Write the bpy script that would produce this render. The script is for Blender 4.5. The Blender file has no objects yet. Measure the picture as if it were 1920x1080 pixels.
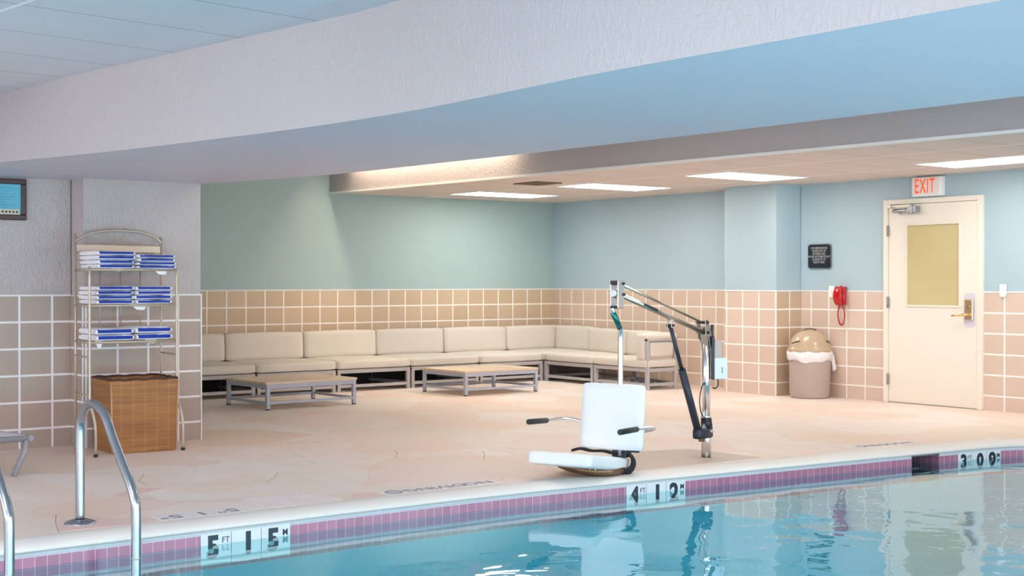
import bpy, bmesh, math, random
from mathutils import Vector, Matrix
random.seed(7)
D = bpy.data
SC = bpy.context.scene
C = SC.collection
PI = math.pi

# ------------------------------------------------------------------ camera
cam = D.objects.new('camera', D.cameras.new('camera'))
C.objects.link(cam)
cam.location = (14.8325, -11.9846, 1.3054)
cam.rotation_euler = (math.radians(90 - 0.287), 0, math.radians(52.836))
cam.data.sensor_width = 36
cam.data.lens = 2500.1 / 1920 * 36
cam.data.clip_start = 0.1
SC.camera = cam
# ------------------------------------------------------------------ world, light, exposure
SC.view_settings.view_transform = 'Standard'
SC.view_settings.look = 'None'
SC.view_settings.gamma = 1
SC.view_settings.use_curve_mapping = False
SC.view_settings.exposure = 0.06
W = D.worlds.new('daylight')
SC.world = W
W.use_nodes = True
W.node_tree.nodes['Background'].inputs[0].default_value = (0.96, 0.935, 0.97, 1)
W.node_tree.nodes['Background'].inputs[1].default_value = 4.3
SC.cycles.max_bounces = 10
SC.cycles.diffuse_bounces = 6
SC.cycles.glossy_bounces = 5
SC.cycles.transparent_max_bounces = 10
SC.cycles.sample_clamp_indirect = 6
SC.cycles.caustics_reflective = False
SC.cycles.caustics_refractive = False
LIGHT_E = 12.5          # low ceiling troffers
RECESS_E = 34.0         # troffer in the raised recess
POOL_E = 420.0            # added unseen lamps under water that light the pool
PANEL_E = 13.0           # added unseen panels in the raised recess, for deck brightness
UPPER_E = 24.0           # added unseen troffers over the pool, for near-side brightness

# daylight comes in through the open window sides of the hall (sky portals)
def portal(loc, rot, sx, sy):
    l = D.lights.new('sky_portal', 'AREA'); l.shape = 'RECTANGLE'; l.size = sx; l.size_y = sy
    l.cycles.is_portal = True
    o = D.objects.new('sky_portal', l); C.objects.link(o); o.location = loc; o.rotation_euler = rot
portal((17.9, -8.2, 1.25), (0, math.radians(90), 0), 2.8, 16.5)
portal((11.0, -16.4, 1.25), (math.radians(90), 0, 0), 13.5, 2.8)

# ------------------------------------------------------------------ materials
def newmat(name):
    m = D.materials.new(name); m.use_nodes = True
    nt = m.node_tree; nt.nodes.clear()
    out = nt.nodes.new('ShaderNodeOutputMaterial')
    b = nt.nodes.new('ShaderNodeBsdfPrincipled')
    nt.links.new(b.outputs[0], out.inputs[0])
    return m, nt, b
def N(nt, t, **k):
    n = nt.nodes.new(t)
    for a, v in k.items():
        if a.startswith('i_'): n.inputs[a[2:].replace('_', ' ')].default_value = v
        elif a.startswith('n'): n.inputs[int(a[1:])].default_value = v
        else: setattr(n, a, v)
    return n
def math_(nt, op, a, b=None):
    n = nt.nodes.new('ShaderNodeMath'); n.operation = op
    for i, v in enumerate((a, b)):
        if v is None: continue
        if isinstance(v, (int, float)): n.inputs[i].default_value = v
        else: nt.links.new(v, n.inputs[i])
    return n.outputs[0]
def mix(nt, f, a, b):
    n = nt.nodes.new('ShaderNodeMix'); n.data_type = 'RGBA'
    for i, v in ((0, f), (6, a), (7, b)):
        if isinstance(v, (int, float)): n.inputs[i].default_value = v
        elif isinstance(v, tuple): n.inputs[i].default_value = (*v, 1)
        else: nt.links.new(v, n.inputs[i])
    return n.outputs[2]
def bump(nt, b, h, strength=.3, dist=.01):
    n = N(nt, 'ShaderNodeBump'); n.inputs['Strength'].default_value = strength; n.inputs['Distance'].default_value = dist
    nt.links.new(h, n.inputs['Height']); nt.links.new(n.outputs[0], b.inputs['Normal'])
def pos(nt):
    return N(nt, 'ShaderNodeNewGeometry').outputs['Position']
def noise(nt, vec, scale, detail=3, rough=.5, dist=0):
    n = N(nt, 'ShaderNodeTexNoise'); n.inputs['Scale'].default_value = scale; n.inputs['Detail'].default_value = detail
    n.inputs['Roughness'].default_value = rough; n.inputs['Distortion'].default_value = dist
    if vec is not None: nt.links.new(vec, n.inputs['Vector'])
    return n.outputs['Fac']
def mapping(nt, vec, scale=(1, 1, 1), loc=(0, 0, 0), rot=(0, 0, 0)):
    n = N(nt, 'ShaderNodeMapping'); n.inputs['Scale'].default_value = scale; n.inputs['Location'].default_value = loc; n.inputs['Rotation'].default_value = rot
    nt.links.new(vec, n.inputs[0]); return n.outputs[0]
def ramp(nt, f, stops):
    n = N(nt, 'ShaderNodeValToRGB'); cr = n.color_ramp
    while len(cr.elements) < len(stops): cr.elements.new(.5)
    for e, (p, c) in zip(cr.elements, stops):
        e.position = p; e.color = (*c, 1) if len(c) == 3 else c
    nt.links.new(f, n.inputs[0]); return n.outputs[0]

def plain(name, col, rough=.5, metal=0, spec=.5, var=.06, nscale=6, bmp=0, bscale=200):
    m, nt, b = newmat(name)
    p = N(nt, 'ShaderNodeTexCoord').outputs['Object']
    f = noise(nt, p, nscale)
    c2 = tuple(max(0, c * (1 - var)) for c in col); c1 = tuple(min(1, c * (1 + var)) for c in col)
    nt.links.new(mix(nt, f, c2, c1), b.inputs['Base Color'])
    b.inputs['Roughness'].default_value = rough; b.inputs['Metallic'].default_value = metal
    b.inputs['Specular IOR Level'].default_value = spec
    if bmp: bump(nt, b, noise(nt, p, bscale, 2), bmp, .002)
    return m

def stucco(name, col, bs=.35, rough=.45):
    m, nt, b = newmat(name)
    p = pos(nt)
    f = noise(nt, p, 1.3, 2)
    nt.links.new(mix(nt, f, tuple(c * .97 for c in col), tuple(min(1, c * 1.03) for c in col)), b.inputs['Base Color'])
    b.inputs['Roughness'].default_value = rough
    q = mapping(nt, p, (1, 1, .55))
    h = noise(nt, q, 42, 4, .6, .6)
    h2 = ramp(nt, h, [(.42, (0, 0, 0)), (.62, (1, 1, 1))])
    bump(nt, b, h2, bs, .006)
    return m

TW, TH, TOPZ = .2537, .209, 1.1955
def tilemat(name, axis, off, c1, c2, grout=(.93, .89, .86), gw=.0165):
    """wall tiles 254 x 209 mm laid on a grid, with grout; axis = the wall's run (0 x, 1 y)"""
    m, nt, b = newmat(name)
    s = N(nt, 'ShaderNodeSeparateXYZ'); nt.links.new(pos(nt), s.inputs[0])
    u = math_(nt, 'DIVIDE', math_(nt, 'SUBTRACT', s.outputs[axis], off), TW)
    v = math_(nt, 'DIVIDE', math_(nt, 'SUBTRACT', s.outputs[2], TOPZ), TH)
    def line(w, size):
        fr = math_(nt, 'FRACT', w)
        d = math_(nt, 'MINIMUM', fr, math_(nt, 'SUBTRACT', 1.0, fr))
        return math_(nt, 'MULTIPLY', d, size)
    d = math_(nt, 'MINIMUM', line(u, TW), line(v, TH))
    k = math_(nt, 'SUBTRACT', d, gw / 2 - .0015); k = math_(nt, 'DIVIDE', k, .003)
    k.node.use_clamp = True
    cell = N(nt, 'ShaderNodeCombineXYZ')
    nt.links.new(math_(nt, 'FLOOR', u), cell.inputs[0]); nt.links.new(math_(nt, 'FLOOR', v), cell.inputs[1])
    wn = N(nt, 'ShaderNodeTexWhiteNoise'); nt.links.new(cell.outputs[0], wn.inputs['Vector'])
    ns = noise(nt, pos(nt), 7, 3)
    f = math_(nt, 'ADD', math_(nt, 'MULTIPLY', wn.outputs[0], .55), math_(nt, 'MULTIPLY', ns, .45))
    tile = mix(nt, f, c1, c2)
    nt.links.new(mix(nt, k, grout, tile), b.inputs['Base Color'])
    r = math_(nt, 'ADD', math_(nt, 'MULTIPLY', k, -.35), .75)
    nt.links.new(r, b.inputs['Roughness'])
    bump(nt, b, k, .5, .003)
    return m

PAINT = (.36, .485, .495)
M = {}
M['paint'] = stucco('sage_blue_wall_paint', PAINT, .22)
M['paint_b'] = stucco('blue_wall_paint', (.40, .53, .60), .22)
M['lav'] = stucco('pale_lavender_stucco', (.49, .44, .44), .6)
M['white_stucco'] = stucco('pale_grey_stucco', (.52, .475, .49), .35)
M['fascia'] = stucco('soffit_face_paint', (.44, .40, .41), .35)
M['soffit'] = stucco('soffit_paint_pool_cast', (.58, .585, .70), .25)  # white soffit with the pool light's blue cast put into its colour
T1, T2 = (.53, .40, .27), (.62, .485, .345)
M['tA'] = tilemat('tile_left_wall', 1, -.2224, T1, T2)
M['tB'] = tilemat('tile_back_wall', 0, .161, (.60, .46, .355), (.69, .55, .445))
M['tD'] = tilemat('tile_door_wall', 0, 4.713, (.62, .485, .40), (.71, .575, .485))
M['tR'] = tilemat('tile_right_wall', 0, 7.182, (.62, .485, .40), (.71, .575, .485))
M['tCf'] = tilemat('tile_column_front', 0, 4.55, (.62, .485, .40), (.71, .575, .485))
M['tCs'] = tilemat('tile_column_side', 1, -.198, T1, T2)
G1, G2 = (.38, .295, .25), (.44, .35, .30)  # same tile toned darker for the shade on near wall and pillar
M['tC'] = tilemat('tile_near_wall', 1, -8.773, G1, G2, (.84, .82, .86))
M['tP'] = tilemat('tile_pillar', 1, -8.343, G1, G2, (.84, .82, .86))
M['tJ'] = tilemat('tile_pillar_return', 0, 4.245, G1, G2, (.84, .82, .86))
M['white'] = plain('white_plastic', (.90, .91, .93), .35)
M['white_sat'] = plain('white_satin', (.80, .80, .80), .5)
M['cream'] = plain('cream_door_enamel', (.82, .77, .69), .38, var=.02)
M['steel'] = plain('polished_steel', (.90, .91, .93), .26, 1, var=.02)
M['steel_dull'] = plain('brushed_steel', (.40, .42, .46), .26, 1, var=.04)
M['nickel'] = plain('dark_nickel', (.50, .46, .40), .3, 1)
M['brass'] = plain('brass', (.85, .60, .26), .25, 1)
M['bronze'] = plain('bronze_tube', (.22, .13, .07), .35, .6, var=.35, nscale=14)
M['black'] = plain('black_plastic', (.013, .015, .022), .38)
M['navy'] = plain('black_navy_coating', (.018, .026, .045), .42)
M['strap'] = plain('black_webbing', (.012, .013, .02), .8)
M['greybox'] = plain('pale_blue_grey_plastic', (.72, .77, .86), .4)
M['rack'] = plain('champagne_metal', (.50, .42, .33), .35, .35)
M['terry'] = plain('white_terry_cloth', (.86, .87, .92), .95, bmp=.6, bscale=260)
M['blue'] = plain('royal_blue_terry', (.012, .045, .36), .95, bmp=.6, bscale=260)
M['cushion'] = plain('oatmeal_canvas', (.68, .635, .57), .9, var=.04, bmp=.25, bscale=400)
M['sofaframe'] = plain('warm_grey_powder_coat', (.46, .44, .45), .42, var=.03)
M['tableframe'] = plain('grey_coat_daylight_cast', (.42, .45, .54), .4, var=.03)  # blue cast of daylight and pool bounce mixed into the grey
M['binmat'] = plain('taupe_plastic', (.47, .385, .35), .4, var=.03)
M['lid'] = plain('beige_glossy_plastic', (.50, .38, .26), .18, var=.03)
M['liner'] = plain('white_bin_liner', (.85, .83, .86), .4, bmp=.8, bscale=25)
M['red'] = plain('red_gloss_plastic', (.48, .006, .012), .16, var=.05)
M['signblack'] = plain('black_sign_face', (.012, .014, .022), .35)
M['signtext'] = plain('grey_sign_lettering', (.42, .42, .44), .6)
M['ink'] = plain('dark_navy_ink', (.010, .020, .040), .4)
M['greyink'] = plain('worn_grey_ink', (.24, .23, .26), .6)
M['deckwhite'] = plain('white_deck_tile', (.78, .73, .73), .5)
M['marker'] = plain('white_marker_tile', (.80, .84, .88), .25)
M['grey'] = plain('grey_chaise_frame', (.33, .33, .37), .45)
M['sling'] = plain('pale_chaise_vinyl', (.62, .60, .60), .6)
M['rubber'] = plain('black_rubber', (.02, .02, .02), .7)
M['hinge'] = plain('hinge_metal', (.34, .32, .30), .5, .4)
M['greenpaint'] = plain('teal_reflective_sleeve', (.01, .17, .17), .2, .6)
M['lighttrim'] = plain('white_light_frame', (.85, .84, .82), .5)
M['vent'] = plain('bronze_vent', (.16, .10, .055), .5)
M['darkwood'] = plain('dark_wood_frame', (.045, .022, .022), .35, var=.4, nscale=30)
M['poster'] = plain('turquoise_poster', (.10, .42, .58), .4, var=.25, nscale=5)
M['sky_panel'] = plain('warm_hall_wall', (.55, .48, .25), .6)
M['cell'] = plain('near_black_and_shade', (.03, .028, .03), .8)  # near-black for dark parts and for shade painted into the skimmer niche

def emat(name, col, e):
    m = D.materials.new(name); m.use_nodes = True; nt = m.node_tree; nt.nodes.clear()
    o = nt.nodes.new('ShaderNodeOutputMaterial'); em = nt.nodes.new('ShaderNodeEmission')
    em.inputs[0].default_value = (*col, 1); em.inputs[1].default_value = e
    nt.links.new(em.outputs[0], o.inputs[0]); return m
M['lamp'] = emat('warm_lamp_diffuser', (1.0, .945, .86), LIGHT_E)
M['lamp2'] = emat('recess_lamp_diffuser', (1.0, .80, .58), RECESS_E)
M['lamp3'] = emat('added_hall_panel_diffuser', (1.0, .94, .90), UPPER_E)
M['lamp4'] = emat('added_recess_panel_diffuser', (1.0, .93, .88), PANEL_E)
M['exit'] = emat('exit_letters', (1.0, .10, .03), 1.3)

def ceilmat(name, col, ang, ox, oy, px, py, both=True):
    m, nt, b = newmat(name)
    q = mapping(nt, pos(nt), (1, 1, 1), (0, 0, 0), (0, 0, -ang))
    s = N(nt, 'ShaderNodeSeparateXYZ'); nt.links.new(q, s.inputs[0])
    ds = []
    for i, off, p in ((0, ox, px), (1, oy, py)):
        fr = math_(nt, 'FRACT', math_(nt, 'DIVIDE', math_(nt, 'SUBTRACT', s.outputs[i], off), p))
        d = math_(nt, 'MINIMUM', fr, math_(nt, 'SUBTRACT', 1.0, fr))
        ds.append(math_(nt, 'MULTIPLY', d, p))
    w1 = math_(nt, 'LESS_THAN', ds[0], .006); w2 = math_(nt, 'LESS_THAN', ds[1], .012)
    c = mix(nt, noise(nt, pos(nt), 90, 2), tuple(x * .94 for x in col), col)
    c = mix(nt, w1, c, tuple(x * .55 for x in col))
    c = mix(nt, w2, c, (.9, .9, .93))
    nt.links.new(c, b.inputs['Base Color']); b.inputs['Roughness'].default_value = .85
    return m
M['ceilU'] = ceilmat('upper_ceiling_tiles', (.66, .69, .76), math.radians(7.5), .0, 1.37, .685, 1.37)
M['ceilL'] = ceilmat('low_ceiling_tiles', (.70, .61, .57), 0, .15, -.9, .65, 1.25)

# floor: stained concrete with irregular flagstone fields
def floormat():
    m, nt, b = newmat('stained_flagstone_concrete')
    p = pos(nt)
    nz = N(nt, 'ShaderNodeTexNoise'); nz.inputs['Scale'].default_value = .9; nz.inputs['Detail'].default_value = 3
    nt.links.new(p, nz.inputs['Vector'])
    vm = N(nt, 'ShaderNodeVectorMath', operation='MULTIPLY_ADD'); nt.links.new(nz.outputs['Color'], vm.inputs[0])
    vm.inputs[1].default_value = (.8, .8, 0); nt.links.new(p, vm.inputs[2])
    q = mapping(nt, vm.outputs[0], (1, 1, 0))
    vo = N(nt, 'ShaderNodeTexVoronoi'); vo.inputs['Scale'].default_value = 1.25; nt.links.new(q, vo.inputs['Vector'])
    ve = N(nt, 'ShaderNodeTexVoronoi', feature='DISTANCE_TO_EDGE'); ve.inputs['Scale'].default_value = 1.25; nt.links.new(q, ve.inputs['Vector'])
    sep = N(nt, 'ShaderNodeSeparateColor'); nt.links.new(vo.outputs['Color'], sep.inputs[0])
    cell = ramp(nt, sep.outputs[0], [(0, (.80, .68, .59)), (.25, (.84, .75, .70)), (.45, (.86, .81, .77)), (.68, (.84, .63, .57)), (.88, (.79, .64, .51))])
    st = noise(nt, mapping(nt, p, (1, 1, 0)), 2.2, 5, .6, 1.2)
    stain = ramp(nt, st, [(.30, (.80, .62, .50)), (.46, (.85, .76, .68)), (.62, (.85, .78, .73)), (.8, (.84, .66, .60))])
    c = mix(nt, .42, cell, stain)
    s2 = noise(nt, mapping(nt, p, (.6, 1.4, 0), (4, 2, 0), (0, 0, .5)), .9, 7, .68, .5)
    peach = ramp(nt, s2, [(.30, (.5, .5, .5)), (.40, (.42, .42, .42)), (.50, (.05, .05, .05)), (.60, (0, 0, 0)), (.67, (.28, .28, .28)), (.74, (0, 0, 0))])
    c = mix(nt, peach, c, (.84, .60, .46))
    fine = noise(nt, mapping(nt, p, (1, 1, 0)), 30, 4, .7)
    c = mix(nt, math_(nt, 'MULTIPLY', fine, .10), c, (.38, .30, .25))
    edge = math_(nt, 'LESS_THAN', ve.outputs[0], .006)
    gap = math_(nt, 'GREATER_THAN', noise(nt, p, 2.7, 2), .52)
    em = math_(nt, 'MULTIPLY', math_(nt, 'MULTIPLY', edge, gap), .16)
    c = mix(nt, em, c, (.30, .23, .21))
    nt.links.new(c, b.inputs['Base Color'])
    nt.links.new(math_(nt, 'ADD', math_(nt, 'MULTIPLY', st, .25), .38), b.inputs['Roughness'])
    b.inputs['Specular IOR Level'].default_value = .35
    bump(nt, b, math_(nt, 'ADD', fine, math_(nt, 'MULTIPLY', st, 2.0)), .18, .006)
    return m
M['floor'] = floormat()
def stain(name, col):
    m, nt, b = newmat(name); p = pos(nt)
    f = noise(nt, p, 9, 5, .65)
    nt.links.new(mix(nt, f, tuple(c * .86 for c in col), tuple(min(1, c * 1.1) for c in col)), b.inputs['Base Color'])
    b.inputs['Roughness'].default_value = .5; bump(nt, b, f, .15, .004); return m
M['pinkstone'] = stain('rose_stained_stone', (.80, .58, .53))
M['tanstone'] = stain('tan_stained_stone', (.60, .48, .40))
M['ochrestone'] = stain('ochre_stained_stone', (.80, .63, .50))
M['rosepale'] = stain('faint_rose_stone', (.86, .69, .63))
M['score'] = plain('score_groove', (.30, .23, .20), .8)
M['palestone'] = stain('pale_stone', (.84, .75, .74))
M['coping'] = None
def copingmat():
    m, nt, b = newmat('cast_coping'); p = pos(nt)
    f = noise(nt, p, 160, 3, .7)
    c = mix(nt, f, (.72, .69, .66), (.90, .87, .82))
    s = N(nt, 'ShaderNodeSeparateXYZ'); nt.links.new(pos(nt), s.inputs[0])
    nt.links.new(c, b.inputs['Base Color']); b.inputs['Roughness'].default_value = .7
    bump(nt, b, f, .4, .002); return m
M['coping'] = copingmat()
def gmat(name, c, sc=120):
    m, nt, b = newmat(name); f = noise(nt, pos(nt), sc, 3, .7)
    nt.links.new(mix(nt, f, tuple(x * .72 for x in c), c), b.inputs['Base Color']); b.inputs['Roughness'].default_value = .8
    bump(nt, b, f, .8, .004); return m
M['mortar'] = gmat('rough_mortar', (.72, .78, .84))
M['plaster'] = gmat('turquoise_pool_plaster', (.10, .66, .86), 30)
def pinktile():
    m, nt, b = newmat('rose_waterline_tiles')
    uv = N(nt, 'ShaderNodeUVMap').outputs[0]
    s = N(nt, 'ShaderNodeSeparateXYZ'); nt.links.new(uv, s.inputs[0])
    S = .061
    def line(o):
        w = math_(nt, 'DIVIDE', o, S); fr = math_(nt, 'FRACT', w)
        return w, math_(nt, 'MULTIPLY', math_(nt, 'MINIMUM', fr, math_(nt, 'SUBTRACT', 1.0, fr)), S)
    u, du = line(s.outputs[0]); v, dv = line(s.outputs[1])
    k = math_(nt, 'GREATER_THAN', math_(nt, 'MINIMUM', du, dv), .0017)
    cell = N(nt, 'ShaderNodeCombineXYZ'); nt.links.new(math_(nt, 'FLOOR', u), cell.inputs[0]); nt.links.new(math_(nt, 'FLOOR', v), cell.inputs[1])
    wn = N(nt, 'ShaderNodeTexWhiteNoise'); nt.links.new(cell.outputs[0], wn.inputs['Vector'])
    t = mix(nt, wn.outputs[0], (.42, .17, .27), (.50, .215, .32))
    nt.links.new(mix(nt, k, (.74, .52, .64), t), b.inputs['Base Color'])
    b.inputs['Roughness'].default_value = .22
    bump(nt, b, k, .3, .002); return m
M['pink'] = pinktile()

def watermat():
    m = D.materials.new('pool_water'); m.use_nodes = True; nt = m.node_tree; nt.nodes.clear()
    out = nt.nodes.new('ShaderNodeOutputMaterial')
    p = pos(nt)
    a = noise(nt, mapping(nt, p, (1, 1, 1), (0, 0, 0), (0, 0, .3)), 1.6, 2, .45, .4)
    b_ = noise(nt, mapping(nt, p, (1, .8, 1), (3, 1, 0), (0, 0, 1.0)), 5.5, 2, .5, .3)
    h = math_(nt, 'ADD', math_(nt, 'MULTIPLY', a, 1.0), math_(nt, 'MULTIPLY', b_, .16))
    # calmer along the pool edge
    s = N(nt, 'ShaderNodeSeparateXYZ'); nt.links.new(p, s.inputs[0])
    mr = N(nt, 'ShaderNodeMapRange'); mr.inputs['From Min'].default_value = 8.35; mr.inputs['From Max'].default_value = 10.2
    mr.inputs['To Min'].default_value = .10; mr.inputs['To Max'].default_value = 1.0
    nt.links.new(s.outputs[0], mr.inputs['Value'])
    bp = N(nt, 'ShaderNodeBump'); bp.inputs['Distance'].default_value = .03
    nt.links.new(math_(nt, 'MULTIPLY', mr.outputs[0], .50), bp.inputs['Strength'])
    nt.links.new(h, bp.inputs['Height'])
    fr = N(nt, 'ShaderNodeFresnel'); fr.inputs['IOR'].default_value = 2.4; nt.links.new(bp.outputs[0], fr.inputs['Normal'])
    gl = N(nt, 'ShaderNodeBsdfGlossy'); gl.inputs['Roughness'].default_value = .0; nt.links.new(bp.outputs[0], gl.inputs['Normal'])
    gl.inputs['Color'].default_value = (.93, 1, 1, 1)
    tr = N(nt, 'ShaderNodeBsdfTransparent'); tr.inputs['Color'].default_value = (.50, .93, .98, 1)
    mx = N(nt, 'ShaderNodeMixShader')
    nt.links.new(fr.outputs[0], mx.inputs[0]); nt.links.new(tr.outputs[0], mx.inputs[1]); nt.links.new(gl.outputs[0], mx.inputs[2])
    nt.links.new(mx.outputs[0], out.inputs[0]); return m
M['water'] = watermat()
def wickermat():
    m, nt, b = newmat('woven_rattan'); p = N(nt, 'ShaderNodeTexCoord').outputs['Object']
    f = noise(nt, mapping(nt, p, (3, 3, 90)), 1.0, 4, .6, .2)
    big = noise(nt, mapping(nt, p, (1.2, 1.2, 26)), 1.3, 3, .6)
    c = mix(nt, f, (.20, .075, .018), (.54, .26, .085))
    c = mix(nt, ramp(nt, big, [(.32, (.3, .3, .3)), (.58, (1, 1, 1))]), (.24, .10, .035), c)
    s = N(nt, 'ShaderNodeSeparateXYZ'); nt.links.new(p, s.inputs[0])
    for ax in (0, 1):
        fr = math_(nt, 'FRACT', math_(nt, 'DIVIDE', s.outputs[ax], .092))
        c = mix(nt, math_(nt, 'MULTIPLY', math_(nt, 'LESS_THAN', fr, .035), .5), c, (.66, .40, .17))
    nt.links.new(c, b.inputs['Base Color']); b.inputs['Roughness'].default_value = .55
    bump(nt, b, f, .9, .006); return m
M['wicker'] = wickermat()
M['wickerrim'] = plain('dark_braided_rattan', (.07, .025, .02), .6, bmp=.8, bscale=90)
def travertine():
    m, nt, b = newmat('pale_slat_wood'); p = N(nt, 'ShaderNodeTexCoord').outputs['Object']
    f = noise(nt, mapping(nt, p, (18, 1.5, 4)), 2, 4, .6)
    nt.links.new(mix(nt, f, (.58, .44, .30), (.78, .65, .50)), b.inputs['Base Color']); b.inputs['Roughness'].default_value = .5
    return m
M['slat'] = travertine()
def glassfilm():
    m, nt, b = newmat('amber_film_glass')
    b.inputs['Base Color'].default_value = (.56, .49, .25, 1); b.inputs['Roughness'].default_value = .12
    b.inputs['Coat Weight'].default_value = .3
    f = noise(nt, pos(nt), 1.2, 1)
    nt.links.new(mix(nt, f, (.66, .58, .34), (.52, .42, .21)), b.inputs['Base Color'])
    return m
M['film'] = glassfilm()

# ------------------------------------------------------------------ mesh helpers
class MB:
    def __init__(s): s.v = []; s.f = []; s.m = []; s.sm = []
    def add(s, verts, faces, mi=0, smooth=False, mat=None):
        o = len(s.v)
        for v in verts: s.v.append(tuple(mat @ Vector(v)) if mat is not None else tuple(v))
        for f in faces: s.f.append([i + o for i in f]); s.m.append(mi); s.sm.append(smooth)
        return s
    def box(s, a, b, mi=0, mat=None):
        x0, y0, z0 = a; x1, y1, z1 = b
        x0, x1 = min(x0, x1), max(x0, x1); y0, y1 = min(y0, y1), max(y0, y1); z0, z1 = min(z0, z1), max(z0, z1)
        v = [(x0, y0, z0), (x1, y0, z0), (x1, y1, z0), (x0, y1, z0), (x0, y0, z1), (x1, y0, z1), (x1, y1, z1), (x0, y1, z1)]
        f = [(0, 3, 2, 1), (4, 5, 6, 7), (0, 1, 5, 4), (1, 2, 6, 5), (2, 3, 7, 6), (3, 0, 4, 7)]
        return s.add(v, f, mi, False, mat)
    def prism(s, pts, z0, z1, mi=0, mat=None):
        n = len(pts)
        v = [(p[0], p[1], z0) for p in pts] + [(p[0], p[1], z1) for p in pts]
        f = [list(range(n))[::-1], list(range(n, 2 * n))] + [(i, (i + 1) % n, n + (i + 1) % n, n + i) for i in range(n)]
        return s.add(v, f, mi, False, mat)
    def tube(s, pts, r, n=14, mi=0, caps=True, radii=None, mat=None, flat=None):
        pts = [Vector(p) for p in pts]; vs = []; up = None
        for i, p in enumerate(pts):
            t = (pts[min(i + 1, len(pts) - 1)] - pts[max(i - 1, 0)]).normalized()
            if up is None:
                up = Vector((0, 0, 1)) if abs(t.z) < .9 else Vector((1, 0, 0))
            u = (up - t * up.dot(t)).normalized(); w = t.cross(u); up = u
            rr = radii[i] if radii else r
            for k in range(n):
                a = 2 * PI * k / n
                ru, rw = (rr, rr) if flat is None else flat
                vs.append(p + u * ru * math.cos(a) + w * rw * math.sin(a))
        fs = []
        for i in range(len(pts) - 1):
            for k in range(n):
                fs.append((i * n + k, i * n + (k + 1) % n, (i + 1) * n + (k + 1) % n, (i + 1) * n + k))
        s.add(vs, fs, mi, True, mat)
        if caps:
            o = len(s.v) - len(vs)
            s.f.append([o + k for k in range(n)][::-1]); s.m.append(mi); s.sm.append(False)
            s.f.append([o + (len(pts) - 1) * n + k for k in range(n)]); s.m.append(mi); s.sm.append(False)
        return s
    def lathe(s, prof, n=40, mi=0, mat=None, cx=0, cy=0):
        vs = []; fs = []
        for r, z in prof:
            for k in range(n):
                a = 2 * PI * k / n; vs.append((cx + r * math.cos(a), cy + r * math.sin(a), z))
        for i in range(len(prof) - 1):
            for k in range(n):
                fs.append((i * n + k, i * n + (k + 1) % n, (i + 1) * n + (k + 1) % n, (i + 1) * n + k))
        return s.add(vs, fs, mi, True, mat)
    def build(s, name, mats, parent=None, bevel=0, seg=2, loc=None, rot=None):
        me = D.meshes.new(name)
        me.from_pydata(s.v, [], s.f)
        if not isinstance(mats, (list, tuple)): mats = [mats]
        for m in mats: me.materials.append(m)
        for p, mi, sm in zip(me.polygons, s.m, s.sm):
            p.material_index = mi; p.use_smooth = sm
        bm = bmesh.new(); bm.from_mesh(me); bmesh.ops.recalc_face_normals(bm, faces=bm.faces); bm.to_mesh(me); bm.free()
        o = D.objects.new(name, me); C.objects.link(o)
        if parent: o.parent = parent
        if bevel:
            b = o.modifiers.new('bevel', 'BEVEL'); b.width = bevel; b.segments = seg; b.limit_method = 'ANGLE'; b.angle_limit = math.radians(40)
        if loc: o.location = loc
        if rot: o.rotation_euler = rot
        return o
def arc(cx, cy, r, a0, a1, n, fn):
    return [fn(cx + r * math.cos(a0 + (a1 - a0) * i / n), cy + r * math.sin(a0 + (a1 - a0) * i / n)) for i in range(n + 1)]
def smooth_path(P, k=6):
    P = [Vector(p) for p in P]; out = []
    for i in range(len(P) - 1):
        p0 = P[max(i - 1, 0)]; p1 = P[i]; p2 = P[i + 1]; p3 = P[min(i + 2, len(P) - 1)]
        for j in range(k):
            t = j / k
            out.append(.5 * ((2 * p1) + (p2 - p0) * t + (2 * p0 - 5 * p1 + 4 * p2 - p3) * t * t + (3 * p1 - p0 - 3 * p2 + p3) * t ** 3))
    out.append(P[-1]); return out
def tag(o, label=None, cat=None, group=None, kind=None):
    if label: o['label'] = label
    if cat: o['category'] = cat
    if group: o['group'] = group
    if kind: o['kind'] = kind
    return o
def thing(name, loc=(0, 0, 0), rz=0, label=None, cat=None, group=None, kind=None):
    o = D.objects.new(name, None); C.objects.link(o); o.location = loc; o.rotation_euler = (0, 0, rz)
    o.empty_display_size = .1
    return tag(o, label, cat, group, kind)
def struct(name, mb, mats, parent=None, **k):
    o = mb.build(name, mats, parent, **k)
    if parent is None: o['kind'] = 'structure'
    return o
def copy_tree(o, parent=None):
    c = o.copy(); C.objects.link(c)
    if parent is not None: c.parent = parent
    for ch in list(o.children): copy_tree(ch, c)
    return c
def text_obj(name, s, size, mat, parent, M4, extrude=.0008, bold=0.0, sx=1, align='CENTER', spacing=1.0, line=1.0):
    cu = D.curves.new(name, 'FONT'); cu.body = s; cu.size = size; cu.extrude = extrude; cu.offset = bold
    cu.align_x = align; cu.align_y = 'CENTER'; cu.space_character = spacing; cu.space_line = line; cu.resolution_u = 3
    t = D.objects.new('tmp', cu); C.objects.link(t)
    dg = bpy.context.evaluated_depsgraph_get()
    me = D.meshes.new_from_object(t.evaluated_get(dg)); D.objects.remove(t); D.curves.remove(cu)
    me.name = name
    me.transform(M4 @ Matrix.Diagonal((sx, 1, 1, 1)))
    me.materials.clear(); me.materials.append(mat)
    o = D.objects.new(name, me); C.objects.link(o); o.parent = parent
    return o
def frame(right, up, origin):
    r = Vector(right).normalized(); u = Vector(up).normalized(); n = r.cross(u)
    m = Matrix((r, u, n)).transposed().to_4x4(); m.translation = Vector(origin); return m
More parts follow.
